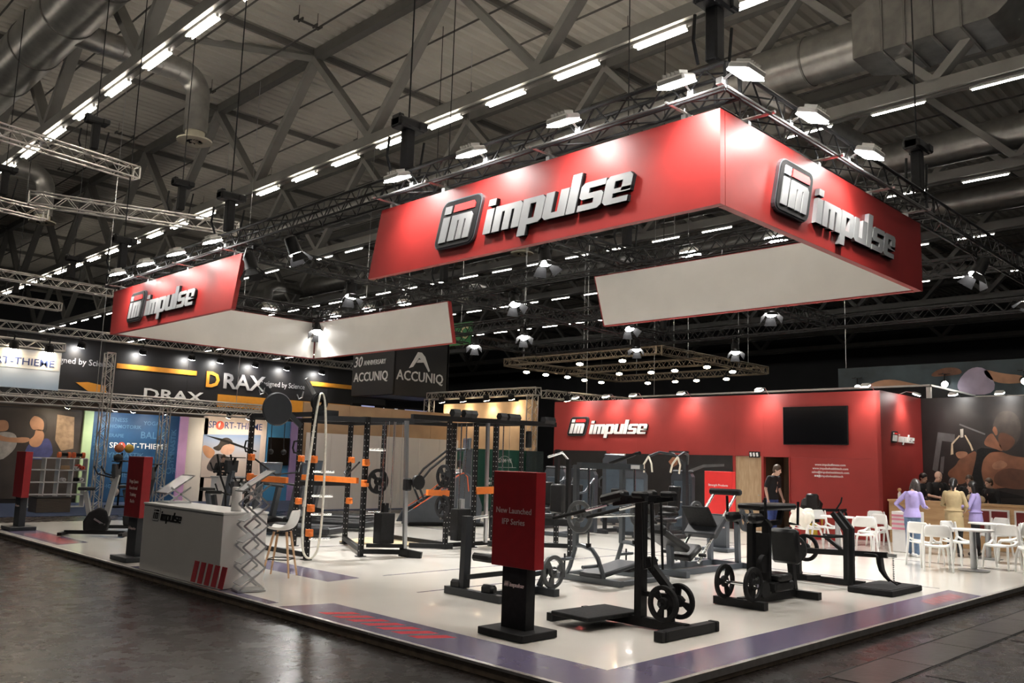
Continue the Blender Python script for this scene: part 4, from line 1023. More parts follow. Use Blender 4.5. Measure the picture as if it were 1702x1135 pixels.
for s in (-1, 1):
    MB().tube([(4.98, Y+s*.24, 1.10), (4.86, Y+s*.27, 1.16), (4.78, Y+s*.27, 1.20), (4.76, Y+s*.27, 1.46)], .018, 8).build('handle', BLACK, t, smooth=True)
    MB().tube([(5.5, Y+s*.22, 1.12), (5.66, Y+s*.25, 1.10), (5.68, Y+s*.25, 1.40)], .018, 8).build('handle', BLACK, t, smooth=True)
    pad(t, 'roller', (4.72, Y+s*.16, 1.2), (.26, .12, .12))
for z_ in (.3, .62): MB().lathe([(.11, -.03), (.11, .03)], 20, (5.02, Y-.1, z_), 'y').build('gear_disc', BLACKM, t, smooth=True)
MB().cyl((4.55, Y-.28, .40), (4.55, Y+.28, .40), .022, n=10).build('weight_peg', CHROME, t)
at()
weight_plate((4.58, Y-.2, .40), 'y', .215, 'black weight plate low on the near side of the glute machine'); weight_plate((4.58, Y+.2, .40), 'y', .215, 'black weight plate low on the far side of the glute machine', turn=1.0)
# ---- 3: belt squat
t = at(thing('belt_squat_machine', 'black belt squat machine with square floor plate and hanging strap', 'gym machine', (7.85, 1.6, PZ)))
X = 7.85
MB().box((7.78, 1.07, .15), (1.12, .64, .08), bev=.01).build('floor_plate', RUBBER, t); MB().box((7.78, 1.07, .193), (1.04, .56, .006)).build('plate_tread', RUBBER, t)
bars(t, [('base_beam', BLACK, (X, 1.4, .16), (X, 2.62, .16), .09, .09), ('rear_foot', BLACK, (X-.4, 2.62, .155), (X+.4, 2.62, .155), .09, .085), ('rear_post', BLACK, (X, 2.45, .2), (X, 2.45, .64), .08, .08), ('lever', BLACK, (X, 2.62, .56), (X, 1.06, .62), .07, .08)])
for s in (-1, 1):
    bars(t, [('upright', BLACK, (X-.28+s*.1-.02, 1.50, .18), (X-.28+s*.1, 1.50, .98), .06, .07), ('upright_top', BLACK, (X-.28+s*.1, 1.50, .96), (X-.28+s*.1, 1.70, 1.20), .06, .07)])
    MB().tube([(X-.2, 1.56, .86), (X-.2+s*.2, 1.76, .84), (X-.2+s*.22, 2.04, .84)], .018, 8).build('handle', RUBBER, t, smooth=True)
bars(t, [('brace', BLACK, (X-.28, 1.56, .62), (X-.24, 1.90, .84), .04, .05), ('lever_tip', STEEL, (X, 1.08, .62), (X, .92, .62), .02, .05)])
MB().cyl((X-.24, 2.42, .60), (X+.24, 2.42, .60), .022, n=10).build('weight_peg', CHROME, t)
CH_ = MB()
for k in range(12): CH_.lathe([(.008, -.012), (.014, 0), (.008, .012)], 6, (X, .97, .58-.031*k))
CH_.build('chain', STEEL, t)
m = MB(); pr = [(1.36, .63, .10), (1.20, .63, .10), (1.16, .60, .11), (1.15, .5, .11), (1.13, .40, .09), (1.08, .32, .06), (1.02, .26, .04)]
vs_ = [(X+sx*w_, y_, z_) for y_, z_, w_ in pr for sx in (-1, 1)]
o = m.add(vs_, [(2*i, 2*i+1, 2*i+3, 2*i+2) for i in range(len(pr)-1)]).build('belt', BLACKM, t, smooth=True); so = o.modifiers.new('thickness', 'SOLIDIFY'); so.thickness = .02
MB().tube([(X-.06, 1.12, .42), (X-.1, 1.02, .30), (X-.02, .92, .215), (X+.08, .90, .23), (X, .97, .25)], .012, 6).build('strap', BLACKM, t, smooth=True)
at()
weight_plate((X-.2, 2.42, .60), 'x', .215, 'black weight plate on the near side of the belt squat lever'); weight_plate((X+.2, 2.42, .60), 'x', .215, 'black weight plate on the far side of the belt squat lever', turn=.8)
# ---- 4: grey plate-loaded frame with two A-frames
t = at(thing('lunge_machine', 'grey guided bar machine on two curved A frames in mid stand', 'gym machine', (5.2, 4.2, PZ)))
for x in (4.68, 5.80):
    MB().bar((x, 4.37, .60), (x, 4.38, 1.80), .07, .07).build('upright', GREYM, t)
    MB().tube([(x, 4.37, .64), (x, 4.38, .56), (x, 4.47, .30), (x, 4.55, .16)], .034, 8).build('leg', GREYM, t, smooth=True)
    MB().tube([(x, 4.37, .62), (x, 4.22, .62), (x, 4.05, .58), (x, 3.94, .46), (x, 3.86, .28), (x, 3.82, .16)], .034, 8).build('leg', GREYM, t, smooth=True)
    MB().bar((x, 4.75, .15), (x, 3.50, .15), .09, .08).build('base_rail', GREYM, t)
    MB().cyl((x, 4.12, .60), (x, 4.14, 1.76), .016, n=8).build('guide_rod', CHROME, t); MB().cyl((x, 4.12, .60), (x, 4.12, .66), .04, n=10).build('rubber_stop', RUBBER, t)
    sx = -1 if x < 5 else 1
    grip(t, (x, 4.42, .42), (x+sx*.34, 4.42, .42), .025, GREYM, 'storage_peg'); grip(t, (x, 3.94, .36), (x+sx*.34, 3.94, .36), .025, GREYM, 'storage_peg')
    grip(t, (x+sx*.18, 4.42, .16), (x+sx*.18, 4.42, .50), .014, CHAR, 'floor_peg')
bars(t, [('top_beam', GREYM, (4.6, 4.26, 1.79), (6.15, 4.26, 1.79), .09, .09), ('rear_rail', GREYM, (4.68, 4.72, .15), (5.8, 4.72, .15), .08, .07), ('base_cross', GREYM, (4.68, 3.6, .14), (5.8, 3.6, .14), .08, .06)])
MB().box((5.9, 4.2, 1.79), (.22, .012, .06)).build('name_badge', LETW, t)
pad(t, 'foot_platform', (5.1, 4.05, .28), (.95, .42, .07), Matrix.Rotation(R(-8), 3, 'Y'), CHAR); pad(t, 'knee_pad', (5.55, 4.05, .27), (.35, .3, .10))
MB().cyl((4.32, 4.13, 1.05), (6.1, 4.13, 1.05), .024, n=12).build('guided_bar', CHROME, t)
at()
weight_plate((4.48, 4.13, 1.05), 'x', .235, 'grey weight plate on the guided bar of the grey machine', m=mat('grey_plate_paint', (.07, .075, .08), .42, metal=.2)); weight_plate((6.0, 4.13, 1.05), 'x', .235, 'grey weight plate on the far end of the guided bar', m=MATS['grey_plate_paint'], turn=.8)
# ---- 5: bench machine behind the front totem
t = at(thing('hip_thrust_bench', 'dark hip thrust bench with rollers half hidden by the New Launched totem', 'gym machine', (2.8, 4.0, PZ)))
bars(t, [('foot', CHAR, (2.3, 4.5, .155), (2.27, 3.45, .155), .10, .09), ('foot', CHAR, (3.3, 4.1, .155), (3.25, 3.45, .155), .10, .09), ('base_beam', CHAR, (2.3, 3.8, .16), (3.3, 3.8, .16), .09, .09), ('column', CHAR, (2.34, 4.22, .2), (2.34, 4.20, 1.10), .09, .11),
 ('bow_brace', CHAR, (2.34, 4.16, .34), (2.5, 3.62, .44), .05, .06), ('seat_post', CHAR, (2.75, 3.8, .2), (2.72, 3.8, .52), .08, .08), ('plate_arm', CHAR, (3.0, 3.8, .35), (3.4, 3.62, .42), .06, .06), ('plate_post', CHAR, (3.3, 3.8, .2), (3.3, 3.66, .45), .06, .06)])
pad(t, 'bench_pad', (2.62, 3.82, .58), (.8, .34, .10), Matrix.Rotation(R(6), 3, 'Y')); 
for yy in (4.35, 4.08): pad(t, 'roller', (2.33, yy-.02 if yy > 4.2 else 3.75, .235), (.12, .22, .12))
MB().cyl((2.34, 4.2, 1.06), (2.62, 4.12, 1.10), .02, n=8).build('handle', CHROME, t); MB().cyl((3.3, 3.48, .42), (3.3, 3.85, .42), .02, n=8).build('weight_peg', CHROME, t)
at()
weight_plate((3.34, 3.60, .40), 'y', .215, 'grey weight plate standing right of the New Launched totem', m=MATS['grey_plate_paint'])
# ---- 6: leg press
t = at(thing('leg_press', 'grey inclined leg press with chrome rails before the red totem', 'gym machine', (7.4, 4.1, PZ)))
bars(t, [('base_rail', SLATE, (6.4, 3.82, .155), (8.5, 3.82, .155), .09, .09), ('base_rail', SLATE, (6.4, 4.42, .155), (8.5, 4.42, .155), .09, .09), ('front_foot', SLATE, (6.42, 3.55, .155), (6.42, 4.6, .155), .10, .09), ('rear_foot', SLATE, (8.5, 3.5, .155), (8.5, 4.75, .155), .10, .09),
 ('seat_post', SLATE, (6.75, 4.1, .19), (6.72, 4.1, .55), .09, .09), ('seat_post', SLATE, (7.15, 4.1, .19), (7.1, 4.1, .38), .09, .09), ('rear_column', SLATE, (8.42, 3.85, .19), (8.38, 3.85, .98), .08, .08), ('rear_column', SLATE, (8.42, 4.4, .19), (8.38, 4.4, .98), .08, .08), ('peg_beam', SLATE, (8.35, 3.5, .98), (8.35, 4.7, .98), .06, .06)])
for yy in (3.90, 4.34):
    MB().cyl((7.25, yy, .26), (8.50, yy, 1.42), .026, n=12).build('chrome_rail', CHROME, t, smooth=True)
pad(t, 'top_bumper', (8.46, 4.12, 1.40), (.14, .62, .11), None, RUBBER)
r_ = Matrix.Rotation(R(24), 3, 'Y')
pad(t, 'back_pad', (6.62, 4.1, .64), (.78, .46, .12), r_); pad(t, 'seat_pad', (7.15, 4.1, .42), (.40, .46, .12), Matrix.Rotation(R(-28), 3, 'Y')); pad(t, 'head_roll', (6.32, 4.1, .80), (.22, .42, .16), r_)
MB().box((7.62, 4.12, .98), (.06, .54, .46), Matrix.Rotation(R(-40), 3, 'Y'), bev=.02).build('foot_plate', RUBBER, t)
MB().box((7.80, 4.12, .82), (.46, .62, .12), Matrix.Rotation(R(-43), 3, 'Y'), bev=.02).build('carriage', CHAR, t)
for s in (-1, 1): grip(t, (7.12, 4.1+s*.30, .40), (7.12, 4.1+s*.42, .40), .03)
at()
weight_plate((8.30, 3.62, .98), 'y', .235, 'dark weight plate on the near side of the leg press', m=CHAR); weight_plate((8.30, 4.62, .98), 'y', .235, 'dark weight plate on the far side of the leg press', m=CHAR, turn=.7)
# ---- 7: tall weight-stack machines
SHROUD = mat('smoked_blue_shroud', (.085, .115, .15), .28, var=.1, coat=.3)
def stack_machine(x, y, rz, h, label, kind=0, frame=None, seat=True, wide=.62):
    """local: weight stack at the back (-y), user faces +y"""
    frame = frame or SLATE
    t = thing('weight_stack_machine', label, 'gym machine', (x, y, PZ), rz, 'weight stack machines')
    MB().prism([(-wide/2, .05), (wide/2, .05), (wide/2, h-.14), (wide/2-.06, h-.04), (0, h), (-wide/2+.06, h-.04), (-wide/2, h-.14)], -.20, -.02, plane='xz').build('tower_frame', frame, t, bevel=.012)
    MB().box((0, -.005, h*.47), (wide*.66, .03, h*.74), bev=.012).build('front_shroud', SHROUD, t); MB().box((0, -.215, h*.47), (wide*.7, .03, h*.78), bev=.012).build('rear_shroud', SHROUD, t)
    MB().box((0, .016, h*.5), (.10, .004, .03)).build('badge', LETW, t)
    MB().box((0, -.11, h-.005), (wide*.86, .24, .07), bev=.03).build('top_cap', GREYM if wide > .65 else CHAR, t)
    for sx in (-1, 1): MB().box((sx*wide*.42, .012, h*.55), (.03, .02, h*.5), bev=.008).build('light_strip', CHROME if kind != 2 else GREYM, t)
    if seat:
        bars(t, [('base_beam', frame, (0, -.2, .05), (0, 1.2, .05), .09, .09), ('front_foot', frame, (-.36, 1.2, .05), (.36, 1.2, .05), .09, .09), ('seat_post', frame, (0, .62, .05), (0, .62, .45), .08, .08), ('back_post', frame, (0, .30, .3), (0, .22, 1.15), .08, .06), ('back_link', frame, (0, .62, .38), (0, .28, .38), .07, .07)])
        pad(t, 'seat', (0, .66, .50), (.40, .42, .10)); pad(t, 'backrest', (0, .36, .90), (.34, .11, .62), Matrix.Rotation(R(8), 3, 'X'))
        for s in (-1, 1):
            if kind == 0:
                MB().tube([(s*.36, .1, 1.35), (s*.44, .4, 1.25), (s*.42, .62, 1.05), (s*.30, .74, 1.0)], .026, 8).build('lever_arm', frame, t, smooth=True); grip(t, (s*.30, .74, .92), (s*.30, .74, 1.12), .02)
            elif kind == 1:
                MB().tube([(s*.20, -.05, h-.1), (s*.32, .3, h+.05), (s*.38, .62, h-.02)], .026, 8).build('lever_arm', frame, t, smooth=True); grip(t, (s*.38, .60, h-.02), (s*.40, .66, h-.30), .016, CHROME)
            else:
                MB().tube([(s*.3, .5, .45), (s*.34, .9, .40), (s*.30, 1.1, .30)], .026, 8).build('lever_arm', frame, t, smooth=True); pad(t, 'roller', (s*.2, 1.1, .30), (.26, .12, .12))
    return t
FC = R(135)   # user faces the camera corner
stack_machine(15.0, 11.75, R(-50), 2.0, 'tall slate machine tower with rounded pale top behind the grey guided bar machine', 0, wide=.70)
stack_machine(11.9, 8.7, R(-50), 1.62, 'dark slate machine tower right behind the front squat machine column', 2)
stack_machine(14.2, 8.9, R(95), 1.60, 'dark slate machine tower left of the red Strength totem', 2)
stack_machine(11.4, 9.9, R(100), 1.58, 'slate machine tower with a weight table on its face left of the tallest tower', 0)
stack_machine(12.3, 11.7, R(105), 1.60, 'slate machine with seat just right of the New Launched totem', 0)
stack_machine(15.6, 14.2, R(110), 1.62, 'slate machine deep in the stand near the left end of the red wall', 0)
# ---- lat pull-down with white handles
t = at(thing('lat_pulldown', 'dark pull down machine with pale handles on overhead arms', 'gym machine', (12.6, 7.9, PZ)))
bars(t, [('column', CHAR, (12.9, 7.9, .15), (12.9, 7.9, 1.95), .10, .12), ('base_beam', CHAR, (12.9, 7.9, .16), (11.8, 7.9, .16), .09, .09), ('foot', CHAR, (11.8, 7.55, .155), (11.8, 8.25, .155), .09, .09), ('seat_post', CHAR, (12.1, 7.9, .2), (12.1, 7.9, .5), .08, .08)])
pad(t, 'seat', (12.1, 7.9, .55), (.4, .36, .1)); pad(t, 'thigh_roller', (12.2, 7.9, .82), (.16, .5, .14))
IV = mat('ivory_grip', (.72, .70, .60), .5, var=.04)
for s in (-1, 1):
    MB().tube([(12.9, 7.9+s*.06, 1.9), (12.7, 7.9+s*.2, 2.12), (12.3, 7.9+s*.36, 2.16), (11.95, 7.9+s*.42, 2.05)], .032, 8).build('overhead_arm', CHAR, t, smooth=True)
    MB().tube([(11.95, 7.9+s*.42, 2.05), (11.9, 7.9+s*.52, 1.86), (11.88, 7.9+s*.50, 1.66)], .022, 8).build('grip', IV, t, smooth=True); MB().tube([(11.95, 7.9+s*.42, 2.05), (11.9, 7.9+s*.30, 1.88), (11.88, 7.9+s*.26, 1.68)], .022, 8).build('grip', IV, t, smooth=True)
MB().bar((12.62, 7.62, 2.18), (12.62, 8.18, 2.18), .05, .05).build('arm_tie', CHROME, t)
at()
# ---- high row machine with slanted top bar
t = at(thing('row_machine', 'dark plate loaded machine with a slanted top arm in front of the black pictures', 'gym machine', (12.8, 9.9, PZ)))
bars(t, [('column', CHAR, (13.2, 10.0, .15), (13.1, 10.0, 1.85), .09, .1), ('base_beam', CHAR, (13.3, 10.0, .16), (12.0, 10.0, .16), .09, .09), ('foot', CHAR, (13.3, 9.6, .155), (13.3, 10.4, .155), .09, .09), ('foot', CHAR, (12.0, 9.6, .155), (12.0, 10.4, .155), .09, .09), ('top_arm', BLACK, (13.2, 10.5, 1.85), (12.9, 9.4, 2.12), .07, .07), ('seat_post', CHAR, (12.4, 10.0, .2), (12.4, 10.0, .48), .08, .08)])
pad(t, 'seat', (12.4, 10.0, .53), (.4, .36, .1)); pad(t, 'chest_pad', (12.85, 10.0, 1.0), (.1, .3, .42)); grip(t, (12.9, 9.4, 2.12), (12.85, 9.25, 2.14), .05); grip(t, (13.2, 10.5, 1.85), (13.2, 10.62, 1.82), .03, CHROME)
at()
# ---- compact plate-loaded machine before the red wall
t = at(thing('bicep_machine', 'black plate loaded machine with red trim against the red wall', 'gym machine', (15.3, 5.9, PZ)))
REDT = mat('red_trim_paint', (.42, .03, .03), .4, var=.08)
bars(t, [('base_beam', REDT, (14.6, 6.0, .17), (16.1, 5.9, .17), .09, .09), ('foot', REDT, (14.6, 5.6, .155), (14.6, 6.4, .155), .09, .09), ('foot', REDT, (16.1, 5.5, .155), (16.1, 6.3, .155), .09, .09), ('column', REDT, (14.9, 6.0, .2), (15.1, 6.0, .8), .09, .09), ('arm_beam', BLACK, (14.7, 6.3, .86), (15.9, 5.4, .88), .07, .07), ('seat_beam', BLACK, (15.0, 6.0, .55), (15.8, 5.9, .6), .08, .08), ('rear_column', REDT, (15.9, 5.9, .2), (15.8, 5.9, 1.0), .08, .08)])
pad(t, 'arm_pad', (15.35, 5.85, .98), (.3, .5, .36), Matrix.Rotation(R(30), 3, 'Y')); pad(t, 'back_pad', (15.2, 5.75, 1.1), (.16, .3, .34)); grip(t, (15.85, 5.35, .88), (15.9, 5.2, .9), .03); MB().tube([(15.75, 5.4, .9), (15.8, 5.3, 1.08), (15.75, 5.25, 1.2)], .02, 8).build('handle', BLACK, t, smooth=True)
at()
weight_plate((15.95, 5.3, .70), 'y', .18, 'small black weight plate on the red trimmed machine')
# ---- functional racks
HOLE = mat('hole_backlight_paint', (.62, .62, .62), .4, metal=.6, var=.05)  # pale squares paint the bright background showing through the holes
def rack_post(t, x, y, z0, z1, w_=.075):
    MB().box((x, y, (z0+z1)/2), (w_, w_, z1-z0)).build('post', BLACK, t)
    q = MB(); n = int((z1-z0)/.10)
    for k in range(1, n):
        z = z0+k*.10
        q.box((x-w_/2-.0006, y, z), (.0012, .017, .017)); q.box((x, y-w_/2-.0006, z), (.017, .0012, .017))
    q.build('post_holes', HOLE, t)['kind'] = 'stuff'
    MB().box((x, y, z0+.006), (w_*1.9, w_*1.9, .012)).build('foot_plate', BLACK, t)
t = at(thing('power_rack', 'tall black rack with orange hooks, white rope loop and cable stack behind the counter', 'gym rack', (3.2, 9.4, PZ)))
ZR = 2.52
for (x, y) in ((2.66, 8.45), (3.72, 8.42), (2.63, 10.5), (3.66, 10.5), (4.74, 10.4)): rack_post(t, x, y, PZ, ZR if (x, y) != (2.66, 8.45) else 2.86)
bars(t, [('top_beam', BLACK, (2.63, 8.45, 2.50), (2.63, 10.5, 2.50), .07, .08), ('top_beam', BLACK, (3.7, 8.42, 2.48), (3.66, 10.5, 2.48), .07, .08), ('top_beam', CHAR, (2.66, 8.45, 2.44), (4.75, 8.42, 2.50), .07, .09), ('top_beam', BLACK, (2.63, 10.5, 2.48), (4.74, 10.4, 2.48), .07, .08), ('top_beam', BLACK, (4.74, 10.4, 2.48), (4.74, 8.5, 2.48), .07, .08),
 ('low_beam', BLACK, (3.72, 8.42, .22), (4.74, 10.4, .22), .07, .08), ('low_beam', BLACK, (3.72, 8.42, .20), (4.35, 7.9, .20), .07, .08), ('low_beam', BLACK, (2.63, 8.5, .20), (2.63, 10.5, .20), .07, .08), ('mid_beam', BLACK, (4.74, 10.4, 1.28), (3.72, 10.5, 1.28), .06, .08),
 ('safety_arm', ORANGE, (2.60, 9.1, 1.38), (2.60, 10.45, 1.38), .05, .10), ('safety_arm', ORANGE, (3.70, 8.6, 1.40), (3.70, 10.4, 1.40), .05, .10), ('boom_arm', CHAR, (1.95, 9.05, 2.98), (2.62, 8.8, 2.30), .08, .08)])
for (x, y, z) in ((2.62, 10.42, 1.75), (2.62, 10.42, 1.40), (3.66, 10.42, 1.75), (2.66, 8.40, 1.75), (2.66, 8.40, .95), (3.70, 8.38, 1.72), (3.70, 8.38, 1.36), (4.74, 10.32, 1.75), (4.74, 10.32, .95), (2.66, 8.40, .55), (3.66, 10.42, .95)):
    q = MB(); q.box((x, y, z), (.10, .10, .12), bev=.01); q.box((x-.03, y-.08, z-.02), (.05, .10, .06)); q.build('j_hook', ORANGE, t)
for z in (.85, 1.15, 1.55, .45): MB().cyl((2.66, 8.41, z), (3.0, 8.3, z), .022, n=10).build('storage_peg', CHROME, t); 
for z in (1.95, .85): MB().cyl((3.76, 8.42, z), (4.1, 8.38, z), .024, n=10).build('storage_peg', CHROME, t)
lp = [(2.62, 8.30, 2.82), (2.66, 8.30, 2.86), (2.73, 8.32, 2.84), (2.78, 8.30, 2.5), (2.80, 8.28, 1.8), (2.80, 8.26, 1.0), (2.78, 8.25, .5), (2.74, 8.25, .24), (2.64, 8.25, .15), (2.53, 8.25, .16), (2.45, 8.26, .3), (2.44, 8.27, .7), (2.47, 8.28, 1.4), (2.55, 8.29, 2.2)]
ROPE = mat('white_rope', (.72, .70, .62), .8, var=.12, scale=30, bump=.3, bscale=120)
o = MB().tube(lp, .021, 10, closed=True).build('rope_loop', ROPE, t, smooth=True); sb = o.modifiers.new('smooth', 'SUBSURF'); sb.levels = 1; sb.render_levels = 2
MB().lathe([(.06, -.03), (.15, -.035), (.15, -.025), (.11, -.01), (.11, .01), (.15, .025), (.15, .035), (.06, .03)], 24, (2.66, 8.34, 2.70), 'y', capped=False).build('rope_pulley', BLACK, t, smooth=True)
MB().box((2.50, 8.4, 2.96), (.05, .05, .30), Matrix.Rotation(R(-35), 3, 'Y')).build('boom_hook_arm', STEEL, t)
MB().tube([(2.38, 8.4, 2.86), (2.36, 8.4, 2.76), (2.30, 8.4, 2.73), (2.26, 8.4, 2.80)], .012, 6).build('hook', STEEL, t); MB().tube([(2.0, 9.0, 2.92), (1.98, 9.0, 2.82), (1.92, 9.0, 2.80), (1.90, 9.0, 2.88)], .012, 6).build('hook', STEEL, t)
MB().lathe([(.0, -.02), (.26, -.02), (.28, 0), (.26, .02), (.0, .02)], 32, (2.12, 8.75, 2.56), 'y', capped=False).build('target_disc', CHAR, t, smooth=True)
for (x, y) in ((2.64, 10.46), (2.64, 8.8)):
    o = MB().tube([(x-.05, y, 2.05), (x-.13, y, 2.04), (x-.15, y, 1.93), (x-.12, y, 1.85), (x-.04, y, 1.84)], .016, 8).build('dip_handle', RUBBER, t)
for x in (2.98, 3.25): MB().tube([(x, 10.4, 2.44), (x, 10.4, 2.0), (x, 10.38, 1.9)], .008, 5).build('strap', BLACKM, t); 
for x in (2.98, 3.25): MB().sphere((x, 10.38, 1.86), .05, 12, 8).build('ball_grip', RUBBER, t, smooth=True)
MB().tube([(2.68, 10.4, 1.72), (2.95, 10.1, 1.45), (3.3, 9.9, 1.5), (3.66, 10.4, 1.72)], .016, 6).build('safety_strap', BLACKM, t)
MB().tube([(3.72, 8.6, 1.72), (4.0, 9.4, 1.45), (4.3, 9.9, 1.5), (4.72, 10.3, 1.72)], .016, 6).build('safety_strap', BLACKM, t)
# cable column with weight stack
bars(t, [('cable_column', STEEL, (4.35, 8.0, .2), (4.30, 8.05, 2.48), .05, .07), ('column_foot', BLACK, (4.28, 8.05, .20), (4.50, 7.72, .14), .08, .14), ('stack_base', BLACK, (3.8, 8.38, .30), (4.3, 8.0, .30), .12, .06)])
MB().box((4.03, 8.2, .60), (.30, .22, .52), bev=.01).build('weight_stack', BLACKM, t); MB().box((4.03, 8.2, .95), (.10, .08, .16)).build('stack_head', BLACK, t)
for dx in (-.06, .08): MB().cyl((4.03+dx, 8.2-dx*.6, .5), (4.03+dx, 8.2-dx*.6, 2.46), .012, n=8).build('guide_rod', CHROME, t)
for dx in (.0, .16, -.14): MB().cyl((4.10+dx, 8.1, 1.0), (4.10+dx, 8.1, 2.45), .004, n=5).build('cable', STEEL, t)
MB().box((4.34, 8.0, 1.36), (.13, .12, .22), bev=.02).build('carriage', BLACK, t); MB().lathe([(.0, -.03), (.13, -.03), (.13, .03), (0, .03)], 20, (4.52, 7.92, 1.40), 'y', capped=False).build('pulley', BLACK, t, smooth=True)
MB().box((2.9, 8.5, 2.52), (.5, .03, .14)).build('number_plate', CHAR, t)
at()
def rack_plate(x, y, z, n, label, m=None, rad=.2): weight_plate((x, y, z), 'y', rad, label, m=m or RUBBER)
rack_plate(3.92, 8.30, 1.40, 0, 'black weight plate hanging mid height on the first rack', rad=.22)
# second rack
t = at(thing('power_rack', 'long black rack with dumbbell shaped pull up grips and cable stacks left of the totem', 'gym rack', (6.9, 9.5, PZ)))
for (x, y) in ((5.90, 8.72), (6.62, 8.72), (7.17, 8.72), (7.95, 8.72), (5.95, 10.9), (7.95, 10.9)): rack_post(t, x, y, PZ, 2.62)
bars(t, [('top_beam', BLACK, (4.95, 8.72, 2.60), (9.0, 8.72, 2.66), .08, .10), ('top_beam', BLACK, (5.95, 10.9, 2.60), (7.95, 10.9, 2.62), .08, .09), ('top_beam', BLACK, (5.9, 8.72, 2.60), (5.95, 10.9, 2.60), .07, .08), ('top_beam', BLACK, (7.95, 8.72, 2.62), (7.95, 10.9, 2.62), .07, .08), ('low_beam', BLACK, (5.9, 8.72, .20), (5.95, 10.9, .20), .07, .08), ('low_beam', BLACK, (5.9, 8.72, .18), (7.95, 8.72, .18), .07, .08), ('platform_edge', BLACK, (5.4, 9.2, .16), (6.0, 8.6, .16), .07, .09), ('lifting_platform', wood('plywood', (.48, .38, .22), (.56, .46, .28)), (5.3, 10.9, .13), (5.9, 9.6, .13), 1.1, .03),
 ('spotter_arm', ORANGE, (5.30, 8.60, 1.19), (5.90, 8.68, 1.17), .06, .11), ('spotter_arm', ORANGE, (6.62, 8.66, 1.22), (7.0, 8.5, 1.24), .08, .14)])
for x in (6.05, 6.35, 6.5, 7.35, 7.6, 7.75, 8.7, 8.85):
    MB().cyl((x-.10, 8.72, 2.74), (x+.08, 8.72, 2.74), .085, n=6).build('pull_up_grip', BLACK, t)
for x in (6.4, 7.45):
    MB().box((x, 8.85, .55), (.34, .22, .62), bev=.01).build('weight_stack', BLACKM, t); MB().box((x, 8.85, .95), (.1, .1, .2)).build('stack_head', STEEL, t)
    for dx in (-.07, .07): MB().cyl((x+dx, 8.85, .4), (x+dx, 8.85, 2.56), .013, n=8).build('guide_rod', CHROME, t)
    MB().cyl((x-.22, 8.8, .9), (x-.22, 8.8, 2.56), .004, n=5).build('cable', STEEL, t); MB().cyl((x+.2, 8.8, .9), (x+.2, 8.8, 2.56), .004, n=5).build('cable', STEEL, t)
MB().bar((6.86, 8.60, .2), (6.84, 8.62, 2.58), .05, .07).build('cable_column', STEEL, t)
MB().box((8.15, 8.72, 2.30), (.12, .10, .36), bev=.02).build('hanging_bag', BLACKM, t)
for z in (.70, 1.25): MB().cyl((5.86, 8.68, z), (5.62, 8.55, z), .024, n=10).build('storage_peg', CHROME, t)
at()
weight_plate((5.72, 8.62, 1.50), 'x', .22, 'upper black weight plate on the second rack'); weight_plate((5.72, 8.62, .92), 'x', .22, 'lower black weight plate on the second rack', turn=.8)
# third rack / bench right of the totem
t = at(thing('power_rack', 'low black rack bench with drilled rail right of the New Launched totem', 'gym rack', (7.4, 6.9, PZ)))
for (x, y) in ((7.08, 6.55), (8.3, 8.0)): rack_post(t, x, y, PZ, .75)
bars(t, [('rail', BLACK, (7.08, 6.6, .72), (6.1, 7.7, .72), .09, .12), ('low_rail', BLACK, (7.08, 6.6, .30), (6.1, 7.7, .30), .07, .08), ('back_rail', BLACK, (7.08, 6.6, .72), (8.3, 8.0, .72), .08, .1), ('back_post', BLACK, (8.3, 8.0, .7), (8.3, 8.0, 2.1), .075, .075), ('back_post', BLACK, (7.45, 6.95, .7), (7.45, 6.95, 1.9), .075, .075)])
pad(t, 'seat', (6.7, 7.1, .83), (.7, .32, .09), Matrix.Rotation(R(-48), 3, 'Z')); pad(t, 'backrest', (7.1, 6.9, 1.15), (.12, .34, .55)); MB().tube([(7.45, 6.95, 1.88), (7.2, 6.9, 2.02), (6.9, 7.0, 1.92)], .022, 8).build('lat_bar', CHROME, t, smooth=True)
for k in range(4): MB().box((7.0-.03*k, 6.45, .88-.0*k), (.03, .05, .14)).build('yellow_tag', mat('yellow_tag', (.75, .6, .05), .5), t) if k == 0 else None
at()

# ================================================================ cardio machines
def treadmill(x, y, rz, label, h=1.45, col=None):
    """local: deck along +y, console at +y end facing -y"""
    c = col or SLATE
    t = thing('treadmill', label, 'treadmill', (x, y, PZ), rz, 'slate grey cardio machines')
    MB().box((0, -.2, .14), (.78, 1.75, .16), bev=.04).build('deck', CHAR, t); MB().box((0, -.25, .225), (.52, 1.6, .012)).build('belt', RUBBER, t)
    MB().prism([(-.46, .10), (.5, .10), (.5, .30), (.1, .36), (-.4, .24)], .55, .98, plane='xz').build('motor_cover', BLACKM, t, bevel=.03)
    for s in (-1, 1):
        MB().bar((s*.40, .80, .2), (s*.40, .62, h-.28), .07, .16).build('upright', c, t); MB().tube([(s*.40, .66, h-.36), (s*.40, .35, h-.40), (s*.39, .05, h-.42)], .026, 8).build('side_rail', CHAR, t, smooth=True)
    MB().bar((-.40, .62, h-.34), (.40, .62, h-.34), .10, .14).build('console_beam', c, t)
    MB().prism([(-.34, h-.30), (.34, h-.30), (.42, h+.08), (-.42, h+.08)], .60, .68, plane='xz').build('console', c, t, bevel=.015); MB().box((0, .592, h-.10), (.60, .012, .26)).build('screen', mat('blue_grey_screen', (.10, .13, .17), .2, var=.1), t)
    return t
treadmill(4.9, 12.6, R(28), 'slate treadmill seen behind the left posts of the first rack')
treadmill(6.5, 13.7, R(28), 'slate treadmill behind the white rope of the first rack')
treadmill(7.7, 15.3, R(28), 'slate treadmill behind the cable column of the first rack', 1.5)
